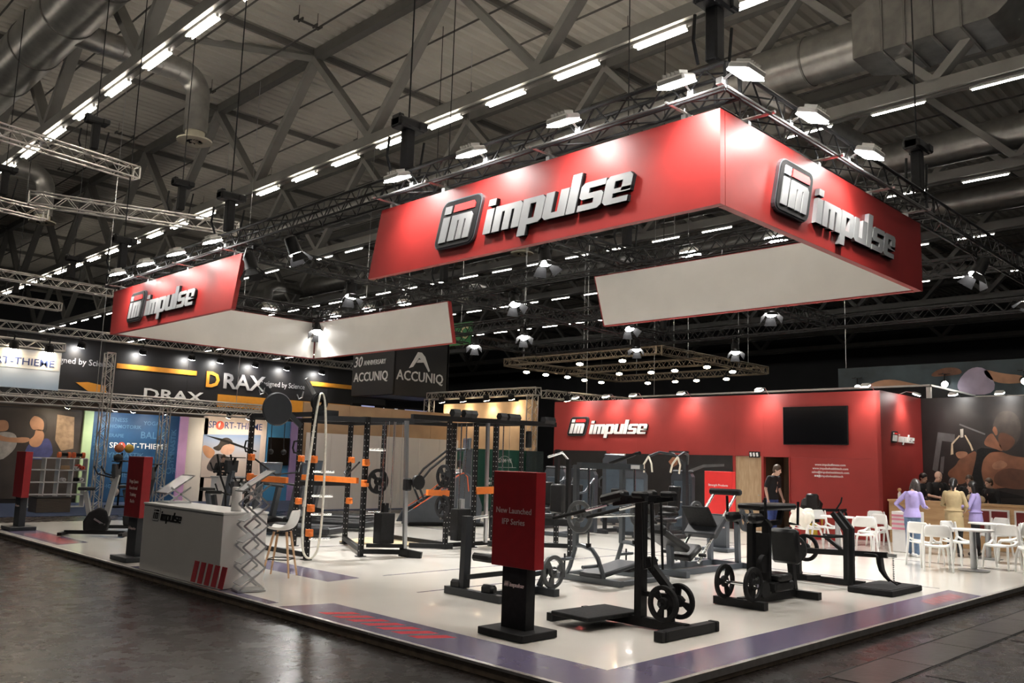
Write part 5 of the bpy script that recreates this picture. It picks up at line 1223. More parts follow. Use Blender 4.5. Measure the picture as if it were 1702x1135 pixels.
def stair_climber(x, y, rz, label):
    t = thing('stair_climber', label, 'stair climber', (x, y, PZ), rz)
    prof = [(-1.15, .05), (.95, .05), (1.0, .5), (.72, 1.25), (.55, 1.38), (.38, 1.36), (-.35, .75), (-1.0, .35)]
    for s in (-1, 1): MB().prism(prof, s*.38-.05, s*.38+.05, plane='yz').build('side_cover', SLATE, t, bevel=.03)
    for s in (-1, 1): MB().tube([(s*.44, -.85, .44), (s*.44, -.30, .82), (s*.44, .28, 1.30), (s*.44, .44, 1.38), (s*.44, .55, 1.28), (s*.44, .60, .9)], .016, 8).build('red_trim', mat('orange_red_trim', (.70, .12, .04), .4), t, smooth=True)
    for k in range(5): MB().box((0, -.75+k*.26, .34+k*.21), (.66, .28, .05)).build('step', RUBBER, t); MB().box((0, -.63+k*.26, .24+k*.21), (.66, .03, .2)).build('riser', CHAR, t)
    for s in (-1, 1): MB().tube([(s*.40, -.55, .62), (s*.42, -.75, 1.05), (s*.42, -.45, 1.45), (s*.40, .15, 1.95), (s*.36, .55, 2.0)], .032, 8).build('hand_rail', CHAR, t, smooth=True)
    MB().bar((0, .62, 1.2), (0, .66, 2.02), .22, .12).build('mast', SLATE, t); MB().prism([(-.28, 1.98), (.28, 1.98), (.34, 2.30), (-.34, 2.30)], .58, .66, plane='xz').build('console', SLATE, t, bevel=.015); MB().box((0, .572, 2.14), (.5, .012, .22)).build('screen', MATS['blue_grey_screen'], t)
    MB().box((0, .1, .05), (.95, 2.1, .09), bev=.02).build('base', BLACKM, t)
    return t
stair_climber(9.9, 13.5, R(-118), 'large slate stair climber with orange trim between the two racks')
def exercise_bike(x, y, rz, label, h=1.42, kind='upright', col=None):
    """local: rider faces +y"""
    c = col or mat('pale_grey_mast', (.34, .35, .35), .4, metal=.3, var=.06)
    t = thing('exercise_bike', label, 'exercise bike', (x, y, PZ), rz, 'exercise bikes and cross trainers')
    MB().prism([(-.20, .10), (.22, .10), (.27, .30), (.20, .50), (.06, .56), (-.12, .46), (-.22, .28)], -.09, .09, plane='yz').build('drive_housing', BLACKM, t, bevel=.03)
    bars(t, [('base_beam', BLACK, (0, -.55, .07), (0, .55, .07), .10, .07), ('foot', BLACK, (-.32, -.55, .05), (.32, -.55, .05), .08, .06), ('foot', BLACK, (-.30, .55, .05), (.30, .55, .05), .08, .06), ('mast', c, (0, .18, .34), (0, .32, h-.22), .10, .12), ('seat_tube', c, (0, -.12, .36), (0, -.24, .86), .08, .08)])
    MB().prism([(-.12, 0), (.12, 0), (.10, .14), (.03, .30), (-.03, .30), (-.10, .14)], .88, .95, plane='xy', off=(0, -.36, 0)).build('saddle', VINYL, t, bevel=.02)
    MB().prism([(-.19, h-.26), (.19, h-.26), (.22, h), (-.22, h)], .26, .34, plane='xz').build('console', CHAR, t, bevel=.015); MB().box((0, .252, h-.12), (.32, .01, .18)).build('screen', MATS['blue_grey_screen'], t)
    MB().box((0, .40, h+.06), (.44, .20, .02)).build('reading_rack', BLACKM, t); MB().bar((0, .33, h-.1), (0, .38, h+.05), .05, .04).build('rack_stem', BLACKM, t)
    for s in (-1, 1):
        MB().tube([(0, .30, h-.28), (s*.22, .24, h-.26), (s*.26, .02, h-.20), (s*.24, -.06, h-.06)], .017, 8).build('handlebar', RUBBER, t, smooth=True)
        MB().bar((s*.12, 0, .34), (s*.13, s*.17, .30-s*.06), .03, .03).build('crank', STEEL, t); MB().box((s*.19, s*.17, .30-s*.06), (.12, .10, .03)).build('pedal', RUBBER, t)
        if kind == 'cross':
            MB().tube([(s*.26, .42, .30), (s*.27, .38, .9), (s*.25, .22, 1.2), (s*.25, .10, h+.12)], .022, 8).build('moving_arm', BLACK, t, smooth=True); MB().bar((s*.20, -.6, .26), (s*.22, .42, .32), .06, .05).build('pedal_rail', CHAR, t)
    return t
exercise_bike(1.25, 13.9, R(-125), 'upright exercise bike with pale mast at the left stand edge')
exercise_bike(2.4, 14.9, R(-120), 'exercise bike half hidden behind the Mega Space totem', 1.35, 'upright', CHAR)
exercise_bike(3.6, 13.6, R(-150), 'cross trainer with tall moving arms behind the white counter', 1.55, 'cross', SLATE)
exercise_bike(3.1, 12.3, R(-150), 'low exercise machine with black pad seat behind the counter end', 1.15, 'upright', CHAR)
# ================================================================ neighbouring stands
def lamp_small(x, y, z, d, label, group, warm=True, light=True, r=.12):
    t = thing('spot_lamp', label, 'lamp', (x, y, z), 0, group)
    rot = Vector(d).to_track_quat('-Z', 'Y').to_matrix()
    q = MB(); q.lathe([(r*.5, .22), (r*.9, .18), (r, .0)], 14); q.v = [tuple(rot @ Vector(v_)) for v_ in q.v]; q.build('body', BLACK, t, smooth=True)
    q = MB(); q.lathe([(r*.92, .0), (r*.92, -.01)], 14); q.v = [tuple(rot @ Vector(v_)) for v_ in q.v]; q.build('lens', LENSW if warm else LENS, t)
    q = MB(); q.bar((0, 0, .12), (0, 0, .37), .03, .03); q.bar((-.2, 0, .36), (.2, 0, .36), .03, .02); q.bar((0, -.2, .36), (0, .2, .36), .03, .02); q.build('bracket', BLACK, t)
    if light: lamp_light('far', t, tuple(Vector(d).normalized()*.03), d)
    return t
NAVY = mat('navy_lettering', (.04, .07, .24), .5, var=.03); SKYB = mat('pale_blue_print', (.30, .42, .60), .5, var=.15, scale=1.5)
WHITEW = mat('white_partition_panel', (.80, .77, .73), .6, var=.03, scale=1.0)
BALL = mat('red_ball_print', (.75, .10, .06), .5, var=.1)
def sport_word(parent, x0, x1, y, z, m, size):
    """SPORT-THIEME with the O as a red ball, on a board facing -y"""
    w_ = x1-x0
    text('SP', 'lettering', m, parent, size, (x0+w_*.07, y, z), FACE_NY, .003, .005, width=w_*.14)
    MB().lathe([(0, -.006), (size*.46, -.006), (size*.46, .004)], 24, (x0+w_*.205, y-.002, z), 'y', capped=False).build('ball_mark', BALL, parent)
    MB().prism([(-.12, -.3), (.05, .1), (.02, .35), (-.2, .1)], y-.012, y-.006, plane='xz', off=(x0+w_*.205, 0, z)).build('ball_figure', LETW, parent) if size > .9 else MB().prism([(-.12*size, -.3*size), (.05*size, .1*size), (.02*size, .35*size), (-.2*size, .1*size)], y-.012, y-.006, plane='xz', off=(x0+w_*.205, 0, z)).build('ball_figure', LETW, parent)
    text('RT-THIEME', 'lettering', m, parent, size, (x0+w_*.64, y, z), FACE_NY, .003, .005, width=w_*.70)
# ---- sports goods stand (left)
SY = 21.0
truss((.2, SY, 3.12), (9.2, SY, 3.12), 'silver truss along the front of the blue sports stand', TRUSSA, .24, chord=.022, lace=.010)
truss((.2, SY+1.2, 3.0), (9.2, SY+1.2, 3.0), 'second silver truss just behind the front one of the sports stand', TRUSSA, .24, chord=.022, lace=.010)
truss((.2, SY, 4.42), (2.55, SY, 4.42), 'short silver truss above the upper sports sign', TRUSSA, .2, chord=.02, lace=.009)
def post_truss(x, y, h, label, s=.22): 
    t = truss((x, y, 0), (x, y, h), label, TRUSSA, s, chord=.02, lace=.009, pitch=.4); return t
post_truss(3.85, SY-.1, 4.5, 'silver truss post of the sports stand near the left picture edge'); post_truss(5.6, SY, 3.2, 'silver truss post in front of the blue word wall')
sg = thing('stand_sign', 'pale lit sign on the truss at the left picture edge', 'sign', (1.4, SY-.15, 3.4)); at(sg)
MB().box((1.35, SY-.18, 3.84), (2.2, .05, 1.02)).build('sign_board', ramp_print('sky_print', [(0, (.40, .52, .68)), (.45, (.55, .62, .72)), (.6, (.85, .80, .72)), (1, (.55, .60, .70))], 2, 1.0), sg)
MB().box((1.35, SY-.207, 4.02), (2.16, .004, .34)).build('sign_band', LETW, sg); sport_word(sg, .30, 2.30, SY-.212, 4.02, NAVY, .26); at()
for i, xx in enumerate((.5, 1.25, 2.1)): lamp_small(xx, SY-.28, 4.34, (0, .3, -1), 'warm lamp over the upper sports sign, %s from the left' % NTH[i], 'lamps of the sports stand')
SW = 27.0
wl = struct(bpy.data.objects.new('wall_sports', None), 'picture walls of the neighbouring sports stand'); COL.objects.link(wl)
MB().box((4.0, SW+.06, 1.55), (3.0, .1, 3.1)).build('wall_panel', PBG, wl); MB().box((7.1, SW+.06, 1.55), (3.2, .1, 3.1)).build('wall_panel', mat('blue_word_wall', (.012, .065, .16), .5, var=.2, scale=1.2), wl); MB().box((9.25, SW+.06, 1.55), (1.0, .1, 3.1)).build('wall_panel', WHITEW, wl); MB().box((10.9, SW+.06, 1.65), (2.6, .1, 3.3)).build('wall_panel', mat('white_pink_wall', (.68, .58, .55), .6, var=.05), wl); MB().box((5.42, SW, 1.55), (.3, .2, 3.1)).build('corner_post', mat('green_lit_post', (.45, .62, .36), .6, var=.2, scale=.8), wl); MB().box((8.78, SW, 1.55), (.3, .2, 3.1)).build('corner_post', mat('magenta_lit_post', (.62, .36, .64), .6, var=.2, scale=.8), wl)  # coloured light on the posts and pink wall is put into their base colours
sp = thing('wall_poster', 'dark picture of two people stretching on the sports stand wall', 'poster', (4, SW, 1.5)); at(sp)
S1 = mat('printed_tan_skin', (.50, .26, .15), .5, var=.15, scale=3); S2 = mat('printed_blue_top', (.06, .07, .20), .5, var=.2); S3 = mat('printed_pale_shirt', (.40, .38, .36), .5, var=.2)
MB().box((4.0, SW, 1.6), (2.9, .02, 2.9)).build('print_board', mat('dark_picture_ground', (.05, .04, .035), .5, var=.4, scale=1.2), sp)
SP_ = {'neck': ([(3.81, 2.41), (4.03, 2.38), (4.11, 2.18), (4.01, 1.82), (3.72, 1.81), (3.63, 2.04), (3.80, 2.17)], S1, 2), 'arm': ([(2.65, 2.23), (3.01, 2.07), (3.69, 2.15), (3.64, 1.94), (3.17, 1.94), (2.67, 2.00)], S1, 3), 'face': ([(3.63, 2.72), (3.76, 2.86), (3.95, 2.80), (4.07, 2.58), (4.04, 2.34), (3.85, 2.37), (3.71, 2.38), (3.61, 2.56)], S1, 2),
 'hair': ([(3.67, 2.84), (3.90, 2.93), (4.12, 2.80), (4.17, 2.34), (4.04, 2.28), (4.06, 2.66), (3.88, 2.81)], HAIRP, 3), 'top': ([(3.64, 1.96), (3.76, 1.79), (4.01, 1.84), (4.09, 2.14), (4.32, 2.07), (4.46, 1.43), (3.51, 1.41)], S2, 3), 'man_face': ([(2.61, 2.62), (2.96, 2.66), (3.03, 2.41), (2.96, 2.29), (2.65, 2.27)], S1, 2), 'man_shirt': ([(2.65, 2.23), (3.03, 2.29), (3.30, 2.18), (3.30, 1.71), (2.75, 1.23)], S3, 1), 'panel': ([(4.43, 2.92), (4.97, 2.86), (5.04, 1.81), (4.66, 1.72), (4.44, 2.07)], mat('printed_brown_haze', (.32, .22, .14), .5, var=.3), 1)}
for k, (pts, m_, lv) in SP_.items(): MB().prism(chaikin(pts, 0 if k == 'panel' else 2), SW-.012-.003*lv, SW-.01, plane='xz').build('printed_'+k, m_, sp)
at()
bw = thing('word_wall_print', 'blue wall print crowded with sports words and the white brand line', 'wall print', (7.1, SW, 1.5)); at(bw)
MB().box((7.1, SW+.005, 1.55), (3.1, .01, 3.0)).build('print_board', MATS['blue_word_wall'], bw)
PALEB = mat('pale_blue_words', (.07, .17, .30), .5, var=.1)
for s_, x_, z_, sz in (('PSYCHOMOTORIK', 6.5, 2.62, .18), ('THERAPIE', 6.3, 2.3, .17), ('BALLE', 7.7, 2.35, .34), ('GYMNASTIK', 6.7, 1.62, .26), ('TEAMSPORT', 8.0, 1.55, .18), ('OUTDOOR', 7.9, 1.1, .30), ('PSYCHOMOTORIK', 6.5, .55, .20), ('FITNESS', 6.4, 2.85, .2), ('THERAPIE', 7.0, .95, .26), ('YOGA', 7.6, 2.78, .2)): text(s_, 'word', PALEB, bw, sz, (x_, SW-.004, z_), FACE_NY, .002, .01)
for s_, x_, z_, sz in (('FITNESS', 5.78, 1.9, .26), ('GYMNASTIK', 8.45, 1.9, .26)): text(s_, 'word', PALEB, bw, sz, (x_, SW-.004, z_), (R(90), R(-90), 0), .002, .01)
sport_word(bw, 6.2, 8.25, SW-.008, 1.96, LETW, .27); at()
p2 = thing('wall_poster', 'pole vaulter picture under a navy brand line on the pink lit wall', 'poster', (10.8, SW, 1.5)); at(p2)
sport_word(p2, 9.75, 12.0, SW-.006, 2.86, NAVY, .36)
P2 = {'sky': ([(9.59, 2.49), (11.95, 2.57), (11.93, .9), (9.59, .9)], ramp_print('vault_sky', [(0, (.55, .48, .46)), (.5, (.42, .46, .58)), (1, (.22, .32, .54))], 2, 1.0), 1), 'arm': ([(9.57, 2.11), (9.87, 2.04), (10.15, 1.84), (9.91, 1.54), (9.62, 1.78)], S1, 2), 'suit': ([(9.91, 1.54), (10.15, 1.84), (10.75, 1.65), (10.72, 1.48), (10.21, 1.09), (9.76, 1.17)], mat('printed_grey_suit', (.08, .07, .075), .5, var=.2), 3), 'face': ([(10.30, 1.93), (10.39, 2.14), (10.80, 2.20), (10.90, 2.03), (10.81, 1.82), (10.61, 1.73), (10.33, 1.81)], mat('printed_pale_skin', (.58, .36, .28), .5, var=.1), 2), 'hair': ([(9.93, 2.00), (10.22, 2.10), (10.29, 2.35), (10.55, 2.43), (10.79, 2.29), (10.75, 2.18), (10.39, 2.12), (10.28, 1.85)], HAIRP, 3), 'pole': ([(9.61, 2.47), (10.38, 2.35), (11.81, 1.94), (11.80, 1.89), (10.38, 2.25), (9.84, 2.40)], BLACKM, 4)}
for k, (pts, m_, lv) in P2.items(): MB().prism(chaikin(pts, 0 if k in ('sky', 'pole') else 2), SW-.003-.003*lv, SW-.001, plane='xz').build('printed_'+k, m_, p2)
at()
for i, xx in enumerate((4.4, 5.9, 6.5, 7.6, 10.0, 10.8, 11.6)): lamp_small(xx, SW-1.05, 3.14, (0, .75, -1), 'small lamp before the picture walls of the sports stand, %s from the left' % ('first', 'second', 'third', 'fourth', 'fifth', 'sixth', 'seventh')[i], 'lamps of the sports stand', warm=i not in (1, 2, 3), r=.10)
truss((3.6, SW-1.05, 3.38), (12.0, SW-1.05, 3.38), 'silver lamp truss before the blue word wall', TRUSSA, .2, chord=.018, lace=.008, hang=(.2, .8))
# cube shelf with kettlebells and rolls
sh = thing('cube_shelf', 'white cube shelf with rolls and boxes left of the blue word wall', 'shelf', (4.1, 24.6, .012)); at(sh)
for xx in (3.05, 3.45, 3.85, 4.25, 4.65): MB().box((xx, 24.6, .76), (.03, .36, 1.48)).build('upright', WHITE, sh)
for zz in (.03, .40, .77, 1.14, 1.5): MB().box((3.85, 24.6, zz), (1.63, .36, .03)).build('shelf_board', WHITE, sh)
at()
for i, (xx, zz, m_, nm_) in enumerate(((4.40, 1.27, 'red', 'upper left red'), (4.52, 1.22, 'red', 'lower right red'), (4.35, 1.21, 'white', 'white'), (4.0, .85, 'white', 'pale'), (4.38, .86, 'black', 'black'), (4.52, .86, 'white', 'second white'))):
    o = MB().lathe([(.02, -.12), (.06, -.12), (.06, .12), (.02, .12)], 16, (0, 0, 0), 'y', capped=False).build('tape_roll', {'red': BALL, 'white': WHITE, 'black': RUBBER}[m_]); tag(o, '%s roll lying in the white cube shelf' % nm_, 'roll', 'rolls in the cube shelf', (xx, 24.5, zz))
o = MB().box((0, 0, 0), (.26, .22, .12), bev=.005).build('carton', mat('brown_carton', (.38, .24, .13), .7)); tag(o, 'brown carton in the upper middle cube of the white shelf', 'box', None, (4.02, 24.55, 1.22))
for i, xx in enumerate((4.0, 4.42)):
    k_ = thing('foam_roller_trolley', '%s orange and black roller on top of the white cube shelf' % ('left', 'right')[i], 'roller', (xx, 24.6, 1.515), 0, 'orange rollers on the shelf')
    for s in (-1, 1): MB().lathe([(.05, s*.14-.04), (.09, s*.14-.04), (.09, s*.14+.04), (.05, s*.14+.04)], 16, (0, 0, .09), 'x', capped=True).build('wheel', mat('orange_rubber', (.72, .16, .05), .6), k_)
    MB().box((0, 0, .10), (.2, .14, .10), bev=.02).build('core', RUBBER, k_)
bx_ = thing('plyo_box', 'dark wooden crate on the sports stand floor before the shelf', 'crate', (3.1, 22.6, .012)); MB().box((0, 0, .2), (.9, .7, .4), bev=.01).build('crate_body', wood('dark_crate', (.06, .045, .035), (.09, .07, .05)), bx_); MB().box((0, 0, .41), (.92, .72, .02)).build('crate_lid', BLACKM, bx_)
# kettlebell tree with coloured balls
kt = thing('ball_rack', 'slim black rack of balls behind the Mega Space totem', 'rack', (5.6, 24.2, .012)); at(kt)
MB().cyl((5.6, 24.2, .03), (5.6, 24.2, 1.72), .03, n=10).build('pole', BLACK, kt); MB().box((5.6, 24.2, .04), (.6, .6, .06), bev=.01).build('base', BLACK, kt)
for zz in (.35, .75, 1.1, 1.45): MB().bar((5.3, 24.2, zz), (5.9, 24.2, zz), .03, .03).build('cross_arm', BLACK, kt)
at()
for i, (xx, zz, c_, nm_) in enumerate(((5.45, 1.86, (.75, .22, .08), 'orange'), (5.76, 1.86, (.75, .52, .08), 'yellow'), (5.4, .92, (.6, .55, .5), 'pale'), (5.42, .50, (.55, .5, .46), 'lower pale'), (5.45, 1.55, (.03, .03, .03), 'black'))):
    o = MB().sphere((0, 0, 0), .14, 18, 12).build('exercise_ball', mat('ball_%s' % nm_.replace(' ', '_'), c_, .5), smooth=True); tag(o, '%s ball on the slim rack behind the Mega Space totem' % nm_, 'ball', 'balls on the slim rack', (xx, 24.1, zz))
dk = thing('sales_desk', 'pale sales desk in front of the pole vaulter picture', 'desk', (9.35, 24.4, .012)); at(dk)
MB().box((9.35, 24.4, .5), (.95, .5, .96), bev=.01).build('body', WHITEW, dk); MB().box((9.35, 24.4, 1.0), (1.0, .55, .04), bev=.005).build('desk_top', WHITE, dk); at()
BLU = mat('lit_blue_wall', (.06, .26, .52), .5, var=.15, scale=.8); VIO = mat('violet_lit_post', (.40, .30, .62), .5, var=.12, scale=.8)  # blue and violet glow put into the base colours, neither surface emits
MB().box((12.75, SW+.06, 1.7), (1.0, .1, 3.4)).build('wall_panel', BLU, wl); MB().box((13.65, SW+.03, 1.7), (.75, .16, 3.4)).build('corner_post', VIO, wl)
t2 = thing('television', 'black screen on the blue lit wall seen through the first rack', 'television', (12.75, SW-.05, 1.95)); at(t2)
MB().box((12.75, SW-.04, 1.95), (.95, .06, 1.1), bev=.01).build('bezel', BLACK, t2); MB().box((12.75, SW-.074, 1.95), (.9, .008, 1.04)).build('screen', MATS['dark_screen_glass'], t2); at()
# ---- DRAX fascia
DY = 32.0
fa = thing('fascia_banner', 'very long black fascia with orange bars and brand letters behind the stand', 'banner', (11, DY, 3.8)); at(fa)
DRXB = mat('black_fascia', (.012, .012, .014), .45, var=.2, scale=1)
for k in range(6): MB().box((2.2+k*3.55, DY+.1, 5.0), (3.54, .12, 2.35)).build('fascia_panel', DRXB, fa)
ORB = mat('orange_band', (.72, .30, .03), .5, var=.05); GRYL = mat('grey_letter', (.42, .42, .44), .45, var=.05)
MB().box((9.75, DY+.02, 5.22), (3.4, .03, .20)).build('orange_bar', ORB, fa); MB().box((18.3, DY+.02, 5.28), (2.6, .03, .20)).build('orange_bar', ORB, fa); MB().box((16.0, DY+.02, 4.12), (7.0, .03, .55)).build('orange_panel', ORB, fa)
text('D', 'lettering', ORB, fa, .95, (12.2, DY+.02, 4.98), FACE_NY, .02, .025, width=.62); text('RAX', 'lettering', GRYL, fa, .95, (13.7, DY+.02, 4.98), FACE_NY, .02, .02, width=2.05)
text('Designed by Science', 'lettering', GRYL, fa, .34, (15.65, DY+.02, 5.06), FACE_NY, .005, .004, width=2.4); text('Designed by Science', 'lettering', GRYL, fa, .34, (6.6, DY+.02, 5.22), FACE_NY, .005, .004, width=2.6)
text('DRAX', 'lettering', LETW, fa, .6, (10.5, DY+.02, 4.16), FACE_NY, .005, .02, width=2.6); text('DRAX', 'lettering', LETW, fa, .5, (5.0, DY+.02, 4.3), FACE_NY, .005, .02, width=1.6)
MB().prism([(6.55, 4.4), (7.0, 4.45), (7.7, 4.35), (7.75, 4.0), (7.1, 4.05)], DY+.01, DY+.04, plane='xz').build('orange_figure', ORB, fa)
at()
truss((.6, DY-.25, 6.15), (23.5, DY-.25, 6.15), 'silver truss along the top of the long black fascia', TRUSSA, .3, chord=.025, lace=.012, hang=(.1, .5, .9))
for i, xx in enumerate((6.5, 8.9, 11.0, 12.3, 14.0, 15.6, 17.5)): lamp_small(xx, DY-.35, 5.78, (0, .5, -1), 'cool lamp on the fascia truss, %s from the left' % ('first', 'second', 'third', 'fourth', 'fifth', 'sixth', 'seventh')[i], 'lamps on the fascia truss', warm=False, r=.16)
dw = struct(MB().box((11, DY+.6, 2.0), (24, .1, 4.0)).build('wall_fascia_stand', mat('dim_stand_wall', (.10, .07, .05), .7, var=.2, scale=.6)), 'dim stand wall under the long black fascia')
# ---- hanging cube
cu = thing('hanging_cube_sign', 'black hanging box sign reading 30 Anniversary and Accuniq', 'sign', (18.3, 26.5, 4.5)); at(cu)
CUB = mat('charcoal_sign_cloth', (.022, .023, .026), .55, var=.1, scale=1)
MB().box((16.83, 26.5, 5.98), (.1, 3.0, 2.95)).build('side_panel', CUB, cu); MB().box((18.33, 25.05, 5.98), (2.98, .1, 2.95)).build('side_panel', CUB, cu); MB().box((19.8, 26.5, 5.98), (.1, 3.0, 2.95)).build('side_panel', CUB, cu); MB().box((18.33, 27.95, 5.98), (2.98, .1, 2.95)).build('side_panel', CUB, cu); MB().box((18.33, 26.5, 4.49), (2.9, 2.9, .04)).build('bottom_panel', mat('grey_sign_base', (.10, .10, .105), .6), cu)
text('ACCUNIQ', 'lettering', LETW, cu, .56, (16.77, 26.6, 5.30), FACE_NX, .01, .012, width=2.5); text('30', 'lettering', LETW, cu, .66, (16.77, 27.6, 5.98), FACE_NX, .01, .004, shear=.2, width=.62); text('ANNIVERSARY', 'lettering', LETW, cu, .30, (16.77, 26.35, 5.92), FACE_NX, .01, .008, width=1.6)
text('ACCUNIQ', 'lettering', LETW, cu, .6, (18.25, 24.99, 5.33), FACE_NY, .01, .012, width=2.6)
MB().prism([(17.6, 5.68), (18.05, 6.42), (18.25, 6.42), (18.45, 6.25), (18.75, 5.65), (18.68, 5.62), (18.35, 6.05), (18.12, 6.18), (17.8, 5.75)], 24.97, 25.0, plane='xz').build('emblem', LETW, cu); MB().prism([(18.0, 5.95), (18.4, 6.0), (18.7, 5.72), (18.4, 6.12), (18.1, 6.1)], 24.965, 25.0, plane='xz').build('emblem', LETW, cu)
for (xx, yy) in ((17.1, 25.3), (19.5, 25.3), (17.1, 27.7), (19.5, 27.7)): MB().cyl((xx, yy, 4.5), (xx, yy, 16.5), .012, n=5).build('hanging_wire', STEEL, cu)
at()
sc_ = thing('led_screen', 'glowing screen strip with brand letters under the black hanging box', 'screen', (18.4, 27.2, 3.8)); at(sc_)
MB().box((18.4, 27.2, 3.75), (4.2, .1, .8)).build('screen_case', BLACKM, sc_); MB().box((16.5, 27.3, 1.9), (.1, .1, 3.7)).build('stand_leg', BLACKM, sc_); MB().box((20.3, 27.3, 1.9), (.1, .1, 3.7)).build('stand_leg', BLACKM, sc_); MB().box((19.8, 27.13, 3.72), (1.3, .02, .66)).build('screen_picture', mat('lit_blue_picture', (.42, .45, .75), .4, var=.5, scale=2, emit=.35), sc_); MB().box((17.1, 27.13, 3.75), (.7, .02, .66)).build('screen_picture', MATS['lit_blue_picture'], sc_)
text('AnyFit', 'lettering', mat('lit_white', (.8, .8, .85), .5, emit=.6), sc_, .42, (18.4, 27.12, 3.88), FACE_NY, .004, .012, width=1.2); text('AnyFit', 'lettering', MATS['lit_white'], sc_, .36, (16.55, 27.12, 3.75), FACE_NY, .004, .012, width=.8); at()
# ---- white partition and beige truss-framed stand
wp = struct(bpy.data.objects.new('wall_partition', None), 'plain white partition with beige wall above behind the racks'); COL.objects.link(wp)
for k in range(7): MB().box((11.1+k*.98, 21.5, 1.3), (.975, .06, 2.6)).build('partition_panel', WHITEW, wp)
for k in range(4): MB().box((11.6+k*1.9, 21.9, 2.2), (1.89, .06, 2.9)).build('beige_panel', BEIGE, wp)
bs = struct(bpy.data.objects.new('wall_beige', None), 'beige fabric wall hung in a silver truss frame'); COL.objects.link(bs)
for k in range(4): MB().box((18.5, 18.9+k*1.35, 2.1), (.06, 1.345, 4.1)).build('fabric_panel', BEIGE, bs)
MB().box((18.45, 18.75, 3.4), (.01, .8, 1.6)).build('paper_sheet', mat('tan_paper', (.50, .34, .20), .8, var=.1), bs)
truss((18.3, 18.0, 4.35), (18.3, 24.4, 4.35), 'silver truss over the beige fabric wall', TRUSSA, .28); post_truss(18.3, 18.15, 4.35, 'silver truss post at the right end of the beige wall', .3); post_truss(18.3, 24.2, 4.35, 'silver truss post at the left end of the beige wall', .3)
truss((18.5, 17.9, 4.25), (26, 16.8, 4.25), 'silver truss running right from the beige wall', TRUSSA, .28, hang=(.3, .8))
for i, (xx, yy) in enumerate(((18.1, 23.3), (18.1, 22.0), (18.1, 20.6), (18.1, 19.2), (19.5, 17.6), (21.5, 17.3), (23.5, 17.1))): lamp_small(xx, yy, 4.2, (.3, 0, -1), 'warm lamp on the truss of the beige stand, %s from the left' % ('first', 'second', 'third', 'fourth', 'fifth', 'sixth', 'seventh')[i], 'lamps of the beige stand', r=.13)
gp = thing('display_wall', 'dark green display panel with white circle mark behind the second rack', 'display panel', (16.2, 18.2, 0)); at(gp)
GRN = mat('dark_green_panel', (.015, .085, .060), .45, var=.1)
MB().box((15.2, 18.2, 1.12), (1.3, .06, 2.24)).build('panel', GRN, gp); MB().box((16.9, 18.0, 1.12), (2.0, .06, 2.24)).build('panel', GRN, gp); MB().box((18.0, 17.8, 1.12), (.9, .03, 2.24)).build('glass_panel', mat('smoked_glass', (.10, .14, .15), .1, trans=.5, var=.02), gp)
text('GYM\u00b7VE', 'lettering', LETW, gp, .2, (16.6, 17.96, 1.85), FACE_NY, .003, .004)
o = MB().tube([(16.6+.4*math.cos(a*math.pi/16), 17.965, 1.62+.4*math.sin(a*math.pi/16)) for a in range(17)], .006, 5).build('circle_mark', LETW, gp); MB().box((16.6, 17.965, 1.62), (1.2, .005, .012)).build('mark_line', LETW, gp)
for s_, z_ in (('WUNSCHEN', 1.2), ('MIT DER Z', 1.05), ('HARD', .7)): text(s_, 'lettering', LETW, gp, .13, (16.1, 17.96, z_), FACE_NY, .003, .004)
at()
# ---- brown truss ring with warm lamps beyond the red wall
TB = mat('tarnished_truss', (.40, .33, .25), .4, metal=.8, var=.1)
BR = [((21.5, 14.8), (21.5, 23.0), 'tarnished truss ring beyond the red wall, near side'), ((29.6, 14.8), (29.6, 23.0), 'tarnished truss ring beyond the red wall, far side'), ((21.5, 14.8), (29.6, 14.8), 'tarnished truss ring beyond the red wall, right side'), ((21.5, 23.0), (29.6, 23.0), 'tarnished truss ring beyond the red wall, left side'), ((25.5, 14.8), (25.5, 23.0), 'tarnished truss dividing the ring beyond the red wall')]
for a, b, l in BR: truss((*a, 6.05), (*b, 6.05), l, TB, .3, hang=(.15, .85))
for i, (xx, yy) in enumerate(((22.8, 23.0), (24.1, 23.0), (25.4, 22.8), (26.9, 23.0), (28.2, 23.0), (21.6, 18.8), (25.4, 19.7), (25.6, 18.1), (27.0, 14.9), (29.5, 21.1), (25.5, 16.8), (29.5, 19.5), (29.5, 18.3), (21.6, 16.6), (25.0, 14.9), (29.5, 16.7))):
    lamp_small(xx, yy, 5.9, (-.25, -.2, -1), 'round warm lamp %s' % ('on the left side of the tarnished truss ring' if yy > 22 else 'on the far side of the tarnished truss ring' if xx > 29 else 'on the near side of the tarnished truss ring' if xx < 22 else 'in the middle of the tarnished truss ring'), 'warm lamps of the tarnished truss ring' + (' left' if yy > 22 else ' far' if xx > 29 else ' near' if xx < 22 else ' middle'), light=(i % 3 == 0), r=.15)
